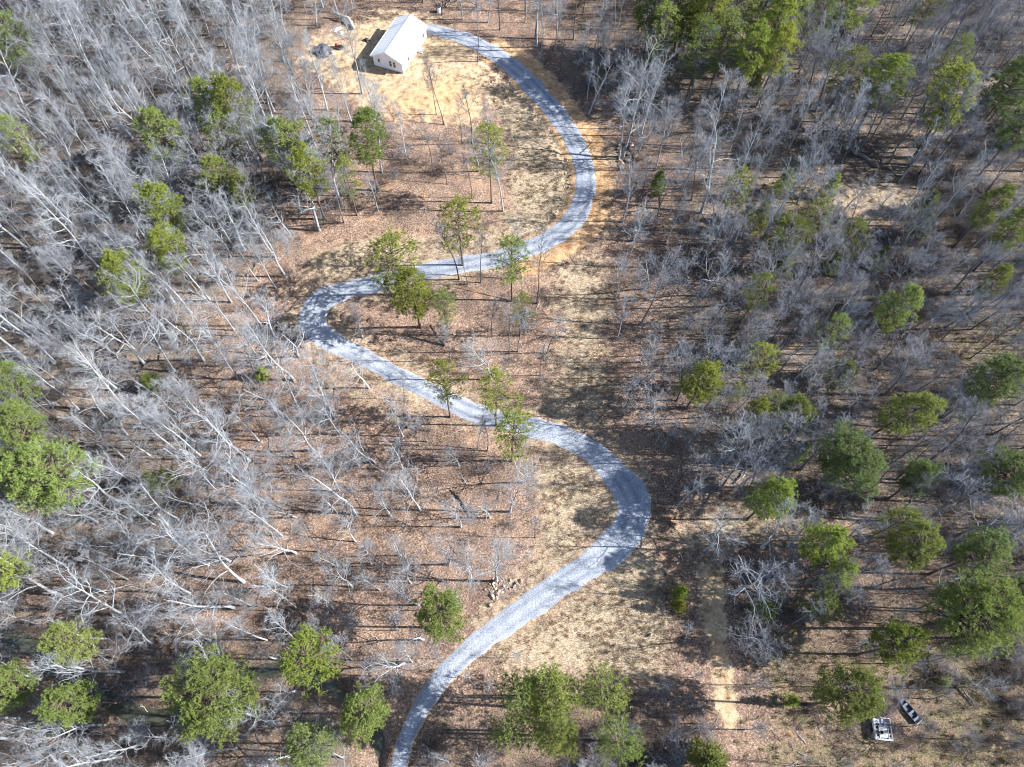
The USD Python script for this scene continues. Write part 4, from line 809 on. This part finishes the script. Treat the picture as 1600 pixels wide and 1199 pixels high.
for x0, z0, x1, z1 in ((-2.25, 1.35, -1.70, 2.15), (0.30, 1.05, 0.92, 2.35), (1.18, 1.05, 1.80, 2.35)):
    cx, cz_, w_, h_ = (x0 + x1) / 2, (z0 + z1) / 2, x1 - x0, z1 - z0
    t = 0.07
    fr = cat_([box(t, 0.10, h_ + 2 * t, (x0 - t / 2 + 0.012, -HL - 0.015, cz_)), box(t, 0.10, h_ + 2 * t, (x1 + t / 2 - 0.012, -HL - 0.015, cz_)), box(w_ - 0.03, 0.10, t, (cx, -HL - 0.015, z0 - t / 2 + 0.012)), box(w_ - 0.03, 0.10, t, (cx, -HL - 0.015, z1 + t / 2 - 0.012)),
               box(w_ - 0.03, 0.05, 0.04, (cx, -HL + 0.03, cz_))])
    win = obj('window', fr, 'white_trim', house)
    obj('pane', box(w_ - 0.02, 0.02, h_ - 0.02, (cx, -HL + 0.075, cz_)), 'window_glass', win)
wd = obj('door', box(0.06, 0.95, 2.05, (HW + 0.032, 1.6, 1.35)), 'white_trim', house)
obj('handle', trimesh.creation.icosphere(1, 0.05).apply_translation([HW + 0.09, 1.25, 1.3]), 'grey_metal', wd)
obj('door_step', box(1.1, 1.4, 0.32, (HW + 0.56, 1.6, 0.10)), 'concrete', house)
for y in (-3.2, 4.2):
    win = obj('window', cat_([box(0.10, 0.07, 1.3, (HW + 0.052, y - 0.5, 1.75)), box(0.10, 0.07, 1.3, (HW + 0.052, y + 0.5, 1.75)), box(0.10, 0.93, 0.07, (HW + 0.052, y, 1.14)), box(0.10, 0.93, 0.07, (HW + 0.052, y, 2.36))]), 'white_trim', house)
    obj('pane', box(0.03, 0.92, 1.14, (HW + 0.017, y, 1.75)), 'window_glass', win)

# ------------------------------------------------------------------ stones
def stone(seed, s=(1, 1, 0.75)):
    r = np.random.default_rng(seed)
    p = unit(r.normal(0, 1, (22, 3))) * r.uniform(0.75, 1.0, (22, 1)) * 0.5 * np.array(s)
    return trimesh.convex.convex_hull(p)
for k in range(5):
    x = UsdGeom.Xform.Define(stage, f'/World/kinds/stone_{k + 1}')
    usdkit.mesh(stage, f'/World/kinds/stone_{k + 1}/body', stone(900 + k, (1, r_ := 0.7 + 0.08 * k, 0.75)), '/World/Looks/' + ('rock_red' if k > 2 else 'rock'))
def rock(u, v, size, label, group, r, name='stone', dz=0.15):
    p = ground(u, v) if not isinstance(u, tuple) else np.array([*u, float(zat(*u)[0])])
    thing(name, label, 'stone' if name == 'stone' else 'boulder', (p[0], p[1], p[2] + size * dz), r.uniform(0, 360), group, (size, size * r.uniform(0.8, 1.1), size * r.uniform(0.8, 1.15)), tilt=r.uniform(-20, 20, 2), ref=f'/World/kinds/stone_{r.integers(1, 6)}')
r1 = np.random.default_rng(11)
for (u, v, s_), lab in zip([(968, 228, 0.9), (967, 233, 0.8), (968, 238, 0.6), (979, 227, 0.7), (987, 229, 1.0), (985, 233, 0.7), (982, 242, 0.8), (992, 245, 1.35), (981, 253, 1.2), (969, 254, 0.9), (973, 257, 0.7)],
                           ['upper left boulder by the twin pale trunks', 'white topped boulder touching the left of the twin trunks', 'small boulder left of the twin trunks', 'boulder behind the twin trunks', 'pale upright boulder furthest uphill by the twin trunks', 'boulder at the foot of the pale upright one',
                            'reddish boulder in the middle of the pile by the twin trunks', 'largest boulder of the pile by the twin trunks', 'square pale boulder lowest in the pile by the twin trunks', 'yellowish boulder at the lower left of the twin trunks', 'low dark boulder downhill of the twin trunks']):
    rock(u, v, s_ * 1.15, lab, 'boulders piled round the twin pale trunks', r1, 'boulder', 0.25)
for k in range(44):
    t = r1.random()
    u, v = (np.array([762, 935]) * (1 - t) + np.array([812, 905]) * t) + r1.normal(0, 1, 2) * np.array([5, 4.5])
    if k < 20: u, v = np.array([772, 920]) + r1.normal(0, 1, 2) * np.array([6, 8])
    rock(u, v, 0.25 + 0.75 * r1.random() ** 2, 'pale stone in the heap at the uphill side of the lower driveway', 'stones heaped above the lower driveway', r1, 'stone', 0.16)
on = np.nonzero((ss > sl[4]) & (ss < sl[13]))[0]
for k in range(78):
    i = on[int(r1.random() * len(on))]
    p = RC[i] - RN[i] * (RHW[i] + r1.uniform(0.5, 2.0))
    rock((p[0], p[1]), 0, r1.uniform(0.2, 0.6), 'broken stone lying in the ditch along the upper curve', 'stones in the ditch along the upper curve', r1, 'stone', 0.1)
for u, v, s_, lab in ((1016, 993, 0.8, 'pale boulder alone in the straw field'), (640, 247, 0.8, 'dark boulder on the slope below the house'), (639, 256, 0.9, 'tan boulder just below the dark one on the slope below the house')):
    rock(u, v, s_, lab, 'lone boulders', r1, 'boulder', 0.25)
for k, (u, v) in enumerate([(769, 129), (773, 134), (786, 136), (788, 163), (774, 159), (1052, 800), (1056, 810), (1050, 815), (1128, 750)]):
    rock(u, v, r1.uniform(0.4, 0.7), 'stone scattered at the edge of the yard slope' if k < 5 else 'stone beside the ditch at the dirt clearing', 'stones at the yard edge' if k < 5 else 'stones by the dirt clearing', r1, 'stone', 0.2)

# ------------------------------------------------------------------ logs, dead wood, heaps
def log_line(pts, radii, bend=0.02, seed=0, n=9):
    pts = np.array(pts, float); r = np.random.default_rng(seed)
    t = np.linspace(0, len(pts) - 1, n); i = np.minimum(t.astype(int), len(pts) - 2); f = (t - i)[:, None]
    p = pts[i] * (1 - f) + pts[i + 1] * f
    p[1:-1] += r.normal(0, bend, (n - 2, 3)) * np.linalg.norm(pts[-1] - pts[0])
    R = np.interp(np.linspace(0, 1, n), np.linspace(0, 1, len(radii)), radii)
    return p, R
def capped(p, R, sides=9):
    v, q = tubes(p[None], R[None], sides)
    f = np.vstack([q[:, [0, 1, 2]], q[:, [0, 2, 3]]]); k = len(p)
    c0, c1 = len(v), len(v) + 1
    v = np.vstack([v, p[:1], p[-1:]])
    a = np.arange(sides); b = (a + 1) % sides
    f = np.vstack([f, np.stack([np.full(sides, c0), a, b], 1), np.stack([np.full(sides, c1), (k - 1) * sides + b, (k - 1) * sides + a], 1)])
    return v, f
def gpts(px, hs):
    return [ground(u, v, h) + np.array([0, 0, h]) for (u, v), h in zip(px, hs)]
def fallen(name, label, px, hs, radii, mat, seed, crown=False, side=3, cat='fallen log', bend=0.015):
    pts = gpts(px, hs); o = pts[0]
    P, R = log_line([p - o for p in pts], radii, bend, seed)
    t = thing(name, label, cat, o)
    obj('trunk', capped(P, R), mat, t, True)
    r = np.random.default_rng(seed)
    if crown:
        L = np.linalg.norm(P[-1] - P[0])
        P1, R1 = grow(r, P[None], R[None], 14, 0.5, 0.98, (0.4, 1.0), lambda q, l: L * 0.30 * (1.2 - 0.6 * q), 6, 0.25, 0.2, 0.6, 0.035)
        P2, R2 = grow(r, P1, R1, 7, 0.15, 1, (0.5, 1.1), lambda q, l: l * 0.5, 4, 0.1, 0.2, 0.6, 0.02)
        P3, R3 = grow(r, P2, R2, 4, 0.2, 1, (0.5, 1.1), lambda q, l: l * 0.5, 3, 0.1, 0.2, 0.6, 0.012)
        obj('branches', join([tubes(P1, R1, 4), tubes(P2, R2, 3)]), mat, t, True)
        tag(obj('twigs', join([tubes(P3, R3, 3)]), 'twig_grey', t, True), kind='stuff')
    elif side:
        P1, R1 = grow(r, P[None], R[None], side, 0.3, 0.95, (0.5, 1.1), lambda q, l: l * 0.16, 4, 0.3, 0.2, 0.5, 0.02)
        for k in range(side): obj('branch', join([tubes(P1[k:k + 1], R1[k:k + 1], 4)]), mat, t, True)
    return t
fallen('fallen_tree', 'big fallen tree with grey trunk and tangled bare crown uphill of the orange clearing', [(1372, 260), (1340, 238), (1308, 216), (1262, 172)], [0.4, 0.5, 1.2, 2.2], [0.42, 0.36, 0.28, 0.08], 'fallen_log_bark', 21, True, cat='fallen tree')
fallen('fallen_tree', 'smaller fallen bare tree tangled beside the big fallen one', [(1412, 276), (1380, 262), (1330, 196)], [0.2, 0.3, 1.3], [0.22, 0.16, 0.05], 'bark_dark', 22, True, cat='fallen tree')
fallen('fallen_log', 'brown fallen log in the wood between middle driveway and stone heap', [(707, 765), (719, 781), (731, 797)], [0.3, 0.2, 0.2], [0.10, 0.17, 0.2], 'bark_pine', 23, side=2)
fallen('leaning_trunk', 'dark broken trunk leaning among thin trees in the loop', [(695, 541), (684, 526), (672, 509)], [0.1, 1.4, 3.2], [0.22, 0.19, 0.15], 'bark_dark', 24, side=1, cat='broken trunk')
fallen('fallen_log', 'white curved dead limb lying left of the pine at the dirt clearing', [(1148, 755), (1158, 748), (1166, 736), (1176, 733)], [0.2, 0.3, 0.5, 0.8], [0.14, 0.12, 0.09, 0.04], 'dead_wood', 25, side=3)
fallen('fallen_log', 'bleached log at the right edge above the grassy gap', [(1586, 443), (1600, 441), (1622, 439)], [0.3, 0.3, 0.4], [0.2, 0.18, 0.14], 'dead_wood', 26, side=1)
fallen('fallen_log', 'grey log slanting through the brush above the dark blue boat', [(1522, 1103), (1500, 1070), (1480, 1040)], [0.2, 0.5, 1.3], [0.14, 0.12, 0.07], 'fallen_log_bark', 27, True)
fallen('bleached_trunk', 'bleached bent trunk lying left of the house at the yard edge', [(553, 44), (549, 36), (545, 29), (531, 24), (516, 19)], [0.35, 0.5, 0.9, 1.0, 1.2], [0.36, 0.38, 0.30, 0.2, 0.13], 'dead_wood', 28, side=1, cat='dead trunk')
for u, v, h, lab in ((1446, 697, 7.5, 'broken white dead trunk standing left of the tall full pine'), (1434, 688, 5.0, 'shorter white dead trunk beside the taller one'), (212, 547, 10.0, 'dead standing trunk below the yellow green pine far left')):
    o = ground(u, v); r = np.random.default_rng(u)
    P0, R0 = trunk_line(r, h, 0.17, 9, 0.05)
    R0 = np.maximum(R0, 0.07)
    t = thing('dead_trunk', lab, 'dead trunk', o)
    obj('trunk', capped(P0[0], R0[0]), 'dead_wood', t, True)
    P1, R1 = grow(r, P0, R0, 4, 0.4, 0.95, (0.6, 1.2), lambda q, l: h * 0.14, 4, 0.1, 0.2, 0.4, 0.02)
    for k in range(4): obj('branch', join([tubes(P1[k:k + 1], R1[k:k + 1], 4)]), 'dead_wood', t, True)

def brush(name, label, u, v, n, L, w_, h_, mat, seed):
    o = ground(u, v); r = np.random.default_rng(seed)
    t = thing(name, label, 'brush heap', o)
    for k in range(n):
        a = r.uniform(0, math.pi); c = np.array([r.normal(0, w_ * 0.35), r.normal(0, w_ * 0.22), r.uniform(0.1, h_)])
        d = np.array([math.cos(a), math.sin(a), r.normal(0, 0.25)]) * L * r.uniform(0.3, 0.6)
        P, R = log_line([c - d, c + d], [0.11 * r.uniform(0.5, 1), 0.03], 0.04, seed + k, 6)
        P1, R1 = grow(r, P[None], R[None], 6, 0.2, 1, (0.4, 1.0), lambda q, l: l * 0.35, 4, 0.1, 0.2, 0.6, 0.014)
        obj('branch', join([tubes(P[None], R[None], 5), tubes(P1, R1, 3)]), mat if k % 3 else 'twig_pale', t, True)
brush('brush_heap', 'dark heap of cut branches beside the upper driveway', 925, 86, 30, 3.2, 6.0, 1.6, 'bark_dark', 31)
brush('brush_heap', 'heap of dark brush at the top edge behind the tall bare tree', 712, 6, 16, 3.2, 5.0, 1.2, 'bark_dark', 33)
brush('brush_heap', 'purplish tangle of brush outside the hairpin bend', 440, 545, 26, 3.6, 9.0, 1.5, 'shrub_twig', 35)
for u, v, a, lab in ((961, 79, 20, 'pale sawn log right of the brush heap, furthest uphill'), (950, 91, 70, 'pale sawn log at the right end of the brush heap'), (942, 95, 100, 'pale sawn log leaning on the brush heap'), (941, 100, 60, 'smallest pale sawn log below the brush heap')):
    o = ground(u, v); P = np.array([[-0.5, 0, 0.22], [0, 0, 0.23], [0.5, 0, 0.22]])
    t = thing('sawn_log', lab, 'sawn log', o, a, 'sawn logs by the brush heap')
    obj('log', capped(P, np.array([0.24, 0.23, 0.22]), 12), 'dead_wood', t, 40)
# root ball
o = ground(953, 109); r = np.random.default_rng(41)
t = thing('uprooted_stump', 'dark uprooted stump with roots downhill of the brush heap', 'stump', o)
m = trimesh.creation.icosphere(3, 1.0); m.vertices *= (1 + 0.5 * (meshkit.fbm(m.vertices * 1.8 + 5, 3, 2) - 0.5))[:, None]; m.apply_scale([1.15, 0.8, 0.95]); m.apply_translation([0, 0, 0.6])
obj('stump', m, 'black_soil', t, True)
for k in range(9):
    d = unit(r.normal(0, 1, 3)); d[2] = abs(d[2]) * 0.8
    P, R = log_line([d * 0.6 + [0, 0, 0.6], d * 1.6 + [0, 0, 0.6]], [0.12, 0.03], 0.08, k, 6)
    obj('root', join([tubes(P[None], R[None], 5)]), 'bark_dark', t, True)

def cloth(lx, ly, h, seed, fold=0.15, n=36):
    a = np.linspace(-1, 1, n); X, Y = np.meshgrid(a, a)
    rr_ = np.sqrt(X ** 2 + Y ** 2 * 1.05)
    Z = h * (1 - smooth(rr_ + 0.25 * fbm2(X * 3, Y * 3, 1.2, 2, seed), 0.35, 1.0)) + fold * (fbm2(X * 6, Y * 6, 1, 3, seed + 1)) * (1 - smooth(rr_, 0.8, 1.1)) + 0.03
    i, j = np.meshgrid(np.arange(n - 1), np.arange(n - 1), indexing='ij')
    q = np.stack([i * n + j, i * n + j + 1, (i + 1) * n + j + 1, (i + 1) * n + j], -1).reshape(-1, 4)
    s = 1 + 0.12 * fbm2(X * 2, Y * 2, 1, 2, seed + 2)
    v = np.stack([X * lx / 2 * s, Y * ly / 2 * s, Z], -1).reshape(-1, 3)
    return np.vstack([v, v - [0, 0, 0.35]]), np.vstack([q, q[:, ::-1] + n * n])
t = thing('tarp_heap', 'heap under a black tarp at the wood edge left of the house', 'tarp heap', ground(505, 80), 20)
obj('tarp', cloth(3.4, 4.2, 1.3, 5), 'black_tarp', t, True)
for k, (x, y) in enumerate(((1.5, 0.6), (1.35, -1.2), (-1.3, 1.0))):
    m = stone(950 + k); m.apply_scale(0.4); m.apply_translation([x, y, 0.2]); obj('weight_stone', m, 'rock', t)
# small riding mower
def wheel(r, w_, at):
    m = trimesh.creation.cylinder(r, w_, sections=18); m.apply_transform(trimesh.transformations.rotation_matrix(math.pi / 2, [1, 0, 0])); m.apply_translation(at); return m
t = thing('riding_mower', 'small red and black riding mower on the pale yard dirt', 'riding mower', ground(530, 75), 150)
obj('body', bevel_box(1.0, 0.62, 0.28, 0.06, (-0.25, 0, 0.48)), 'black_rubber', t)
obj('hood', bevel_box(0.75, 0.55, 0.42, 0.09, (0.52, 0, 0.60)), 'red_paint', t)
obj('seat', cat_([bevel_box(0.42, 0.45, 0.14, 0.05, (-0.45, 0, 0.70)), bevel_box(0.14, 0.45, 0.42, 0.05, (-0.68, 0, 0.92))]), 'black_rubber', t)
m = trimesh.creation.torus(0.17, 0.02); m.apply_transform(trimesh.transformations.rotation_matrix(-0.5, [0, 1, 0])); m.apply_translation([0.08, 0, 0.95])
obj('steering_wheel', m, 'black_rubber', t)
obj('cutting_deck', bevel_box(0.75, 1.0, 0.16, 0.05, (0.0, 0, 0.22)), 'red_paint', t)
for x, y, r_ in ((-0.55, 0.42, 0.28), (-0.55, -0.42, 0.28), (0.62, 0.36, 0.2), (0.62, -0.36, 0.2)):
    w_ = obj('wheel', wheel(r_, 0.18, (x, y, r_)), 'black_rubber', t, 40); obj('rim', wheel(r_ * 0.5, 0.20, (x, y, r_)), 'white_trim', w_, 40)
# burnt stump
t = thing('tree_stump', 'dark reddish tree stump in the yard between mower and house', 'stump', ground(573, 64))
P = np.array([[0, 0, -0.2], [0, 0, 0.05], [0, 0, 0.3], [0.02, 0, 0.55]])
obj('trunk', capped(P, np.array([0.62, 0.45, 0.34, 0.31]), 12), 'bark_dark', t, True)
for k in range(5):
    a = k * 1.26; d = np.array([math.cos(a), math.sin(a), 0])
    obj('root', join([tubes(np.array([[d * 0.3 + [0, 0, 0.15], d * 0.65 + [0, 0, 0.06], d * 1.0 - [0, 0, 0.08]]]), np.array([[0.13, 0.1, 0.05]]), 6)]), 'bark_dark', t, True)
for u, v, lx, ly, a, lab in ((528, 46, 1.9, 1.0, 30, 'crumpled white sheet on the ground below the bleached trunk'), (533, 52, 0.8, 0.9, 80, 'small white scrap of sheet beside the larger one'), (521, 84, 0.9, 0.9, 10, 'white scrap at the corner of the black tarp heap')):
    t = thing('white_sheet', lab, 'plastic sheet', ground(u, v), a, 'white scraps in the yard'); obj('sheet', cloth(lx, ly, 0.35, u, 0.25, 18), 'white_plastic', t, True)
t = thing('white_barrel', 'white barrel standing behind the house by the end of the driveway', 'barrel', ground(686, 19))
obj('barrel', trimesh.creation.revolve(np.array([[0, 0], [0.36, 0], [0.40, 0.06], [0.40, 0.40], [0.43, 0.43], [0.40, 0.46], [0.40, 0.95], [0.36, 1.05], [0, 1.05]]), sections=24), 'white_plastic', t, 40)
obj('lid', trimesh.creation.revolve(np.array([[0, 1.053], [0.33, 1.053], [0.33, 1.11], [0, 1.12]]), sections=24), 'blue_hull', t, 40)

# derelict trailer: white body with rows of dark openings
t = thing('derelict_trailer', 'white derelict trailer with dark window openings lying next to a round pine', 'trailer', ground(1375, 1140), -4)
W_, L_, Z_ = 1.22, 1.38, 0.85
obj('floor', box(2 * W_ - 0.1, 2 * L_ - 0.1, 0.08, (0, 0, 0.40)), 'black_rubber', t)
obj('centre_panel', bevel_box(1.05, 2.0, 0.07, 0.02, (0.1, -0.05, Z_)), 'white_paint', t)
obj('front_panel', bevel_box(1.45, 0.62, 0.07, 0.02, (-0.5, L_ - 0.36, Z_ + 0.004)), 'white_paint', t)
for x, w_ in ((-W_ + 0.13, 0.26), (-0.52, 0.14), (0.72, 0.12), (W_ - 0.08, 0.14)):
    obj('side_rail', bevel_box(w_, 2 * L_ - 0.9 if x != -W_ + 0.13 else 2 * L_, 0.13, 0.03, (x, -0.42 if x != -W_ + 0.13 else 0, Z_ + 0.012)), 'white_paint', t)
obj('end_rail', bevel_box(2 * W_ - 0.35, 0.22, 0.12, 0.03, (0.15, -L_ + 0.11, Z_ + 0.016)), 'white_paint', t)
for k in range(4):
    for x, w_ in ((-0.78, 0.40), (0.93, 0.34)):
        obj('cross_bar', box(w_, 0.10, 0.06, (x, -1.02 + k * 0.50, Z_ - 0.02)), 'white_paint', t)
ho = trimesh.creation.extrude_polygon(shapely.box(-0.52, -0.24, 0.52, 0.24).buffer(0.14).difference(shapely.box(-0.50, -0.22, 0.50, 0.22).buffer(0.03)), 0.16, engine='earcut'); ho.apply_translation([0.55, L_ - 0.25, Z_ + 0.03])
obj('window_rim', ho, 'white_paint', t)
obj('dark_window', box(1.02, 0.46, 0.03, (0.55, L_ - 0.25, Z_ + 0.02)), 'window_glass', t)
obj('blue_cover', cloth(0.55, 0.6, 0.14, 77, 0.15, 16), 'blue_cloth', thing('blue_scrap', 'blue scrap of cloth lying on the white trailer', 'cloth', ground(1375, 1131) + np.array([0.05, 0.1, 0.93]), 10), True)
for sx in (-1, 1):
    obj('side_wall', box(0.06, 2 * L_ - 0.2, 0.42, (sx * (W_ - 0.05), 0, 0.62)), 'white_paint', t)
    w_ = obj('wheel', trimesh.creation.cylinder(0.3, 0.2, sections=18, transform=trimesh.transformations.translation_matrix([sx * (W_ + 0.11), -0.2, 0.3]) @ trimesh.transformations.rotation_matrix(math.pi / 2, [0, 1, 0])), 'black_rubber', t, 40)
bk = thing('black_bucket', 'black bucket lying on the lower end of the white trailer', 'bucket', ground(1373, 1145) + np.array([-0.15, 0.05, 0.90]))
obj('bucket', trimesh.creation.revolve(np.array([[0, 0], [0.17, 0], [0.22, 0.36], [0.24, 0.36], [0.24, 0.34], [0.0, 0.10]]), sections=18), 'black_rubber', bk, 40)
# flat-bottomed boat
pa, pb = ground(1404, 1092), ground(1434, 1128)
mid, ax = (pa + pb) / 2, pb - pa
t = thing('flat_boat', 'long narrow dark blue boat lying in the shaded brush right of the trailer', 'boat', mid, math.degrees(math.atan2(ax[1], ax[0])))
Lb = np.linalg.norm(ax[:2]); xs = np.linspace(-Lb / 2, Lb / 2, 14)
prof = lambda x: 0.58 * (1 - 0.45 * smooth(-x, Lb * 0.1, Lb * 0.52))
rows_ = []
for x in xs:
    w_ = prof(x); up = 0.28 * smooth(-x, Lb * 0.2, Lb * 0.5)
    rows_.append([(x, -w_, 0.5 + up * .5), (x, -w_ * 0.8, 0.06 + up), (x, w_ * 0.8, 0.06 + up), (x, w_, 0.5 + up * .5), (x, w_ - 0.05, 0.5 + up * .5), (x, w_ * 0.8 - 0.05, 0.11 + up), (x, -w_ * 0.8 + 0.05, 0.11 + up), (x, -w_ + 0.05, 0.5 + up * .5)])
V = np.array(rows_).reshape(-1, 3); F = []
for a in range(13):
    for b in range(8): F.append([a * 8 + b, a * 8 + (b + 1) % 8, (a + 1) * 8 + (b + 1) % 8, (a + 1) * 8 + b])
obj('hull', (V, np.array(F)[:, ::-1]), 'blue_hull', t)
for x in (-Lb * 0.22, Lb * 0.1, Lb * 0.36):
    obj('bench', box(0.28, 2 * prof(x) - 0.14, 0.05, (x, 0, 0.40)), 'blue_bench', t)
obj('transom', box(0.06, 1.06, 0.46, (Lb / 2 + 0.033, 0, 0.30)), 'grey_metal', t)
obj('bow_plate', box(0.45, 0.50, 0.05, (-Lb / 2 + 0.24, 0, 0.62)), 'blue_hull', t)
t = thing('pale_board', 'pale board standing in the brush between round pine and trailer', 'board', ground(1380, 1096), 80); obj('board', bevel_box(1.3, 0.22, 0.05, 0.01, (0, 0, 0.25)), 'white_paint', t)

# ------------------------------------------------------------------ ground cover
r2 = np.random.default_rng(51)
def tuft(seed, n, h, w_, spread):
    r = np.random.default_rng(seed)
    b = r.normal(0, 0.10 * spread, (n, 3)); b[:, 2] = -0.03
    d = unit(np.stack([r.normal(0, spread, n), r.normal(0, spread, n), r.uniform(0.35, 1.0, n)], 1))
    L = h * r.uniform(0.6, 1.25, (n, 1)); s = unit(np.cross(d, [0, 0, 1.0])) * w_
    m_ = b + d * L * 0.55; e = b + d * L + np.array([0, 0, -0.25]) * L * r.random((n, 1))
    v = np.stack([b - s, b + s, m_ + s * 0.8, m_ - s * 0.8, e], 1).reshape(-1, 3)
    k = np.arange(n)[:, None] * 5
    return v, np.vstack([k + [0, 1, 2], k + [0, 2, 3], k + [3, 2, 4]])
def sample(n, fn, box_=(-80, 100, -8, 165)):
    p = np.stack([r2.uniform(box_[0], box_[1], n), r2.uniform(box_[2], box_[3], n)], 1)
    keep = r2.random(n) < fn(p[:, ::-1])
    p = p[keep]; return np.concatenate([p, zat(p[:, 0], p[:, 1])[:, None]], 1)
p = sample(60000, lambda q: np.clip(straw_at(q) * 1.1, 0, 1) * (0.25 + 1.2 * smooth(fbm2(q[:, 1], q[:, 0], 3.0, 2, 71), -0.12, 0.15)))
scatter('straw_grass', 'dry straw coloured grass on the cut banks and strips', [(tuft(60 + k, 26, 0.42, 0.022, 0.75), 'straw_blades') for k in range(4)], p, r2.uniform(0.6, 1.5, len(p)), r2.uniform(0, 360, len(p)), r2.integers(0, 4, len(p)))
p = sample(40000, lambda q: np.clip(green_at(q) * 1.0, 0, 1))
scatter('meadow_grass', 'dull green and brown grass in the lower right clearing', [(tuft(70 + k, 24, 0.40, 0.022, 0.7), 'grass_blades') for k in range(3)], p, r2.uniform(0.6, 1.6, len(p)), r2.uniform(0, 360, len(p)), r2.integers(0, 3, len(p)))
def bush(seed):
    r = np.random.default_rng(seed)
    P0 = np.zeros((12, 5, 3)); d = unit(np.stack([r.normal(0, 0.6, 12), r.normal(0, 0.6, 12), r.uniform(0.6, 1.1, 12)], 1)); P0[:, 0] = r.normal(0, 0.15, (12, 3)) * [1, 1, 0]
    for j in range(1, 5):
        d = unit(d + r.normal(0, 0.2, (12, 3))); P0[:, j] = P0[:, j - 1] + d * 0.36
    R0 = np.broadcast_to(np.linspace(0.022, 0.012, 5), (12, 5))
    P1, R1 = grow(r, P0, R0, 5, 0.2, 1, (0.4, 1.0), lambda t, l: l * 0.5, 3, 0.15, 0.2, 0.7, 0.010)
    P2, R2 = grow(r, P1, R1, 3, 0.2, 1, (0.4, 1.0), lambda t, l: l * 0.5, 2, 0.1, 0.2, 0.7, 0.008)
    return join([tubes(P0, R0, 3), tubes(P1, R1, 3), tubes(P2, R2, 3)])
dark_at = RegularGridInterpolator((GY, GX), dark + 0.35 * greyz, bounds_error=False, fill_value=0)
p = sample(16000, lambda q: np.clip(1 - 2.5 * open_at(q), 0, 1) * (creek_at(q) > 1.5) * (0.06 + 0.75 * dark_at(q)) * (0.2 + 1.6 * smooth(fbm2(q[:, 1], q[:, 0], 14, 3, 81), -0.05, 0.2)), (-110, 130, -8, 170))
scatter('understorey', 'low leafless brush under the trees', [(bush(90 + k), 'shrub_twig' if k != 1 else 'twig_grey', True) for k in range(4)], p, r2.uniform(0.6, 1.7, len(p)), r2.uniform(0, 360, len(p)), r2.integers(0, 4, len(p)))
def stick(seed):
    r = np.random.default_rng(seed)
    P, R = log_line([(-0.5, 0, 0.06), (0.5, 0, 0.08)], [0.035, 0.015], 0.05, seed, 6)
    P1, R1 = grow(r, P[None], R[None], 4, 0.3, 1, (0.4, 0.9), lambda t, l: 0.3, 3, 0.05, 0.15, 0.6, 0.010)
    return join([tubes(P[None], R[None], 4), tubes(P1, R1, 3)])
p = sample(5200, lambda q: np.clip(1 - 2 * open_at(q), 0, 1) * 0.45, (-120, 135, -8, 170))
s3 = r2.uniform(0.6, 2.4, len(p))
scatter('fallen_branches', 'small fallen branches strewn over the leaf litter', [(stick(110 + k), ('dead_wood', 'twig_grey', 'bark_dark', 'twig_pale')[k], True) for k in range(4)], p, np.stack([s3, s3 * 0.8, np.full(len(p), 1.2)], 1), r2.uniform(0, 360, len(p)), r2.integers(0, 4, len(p)))
print('cover done')
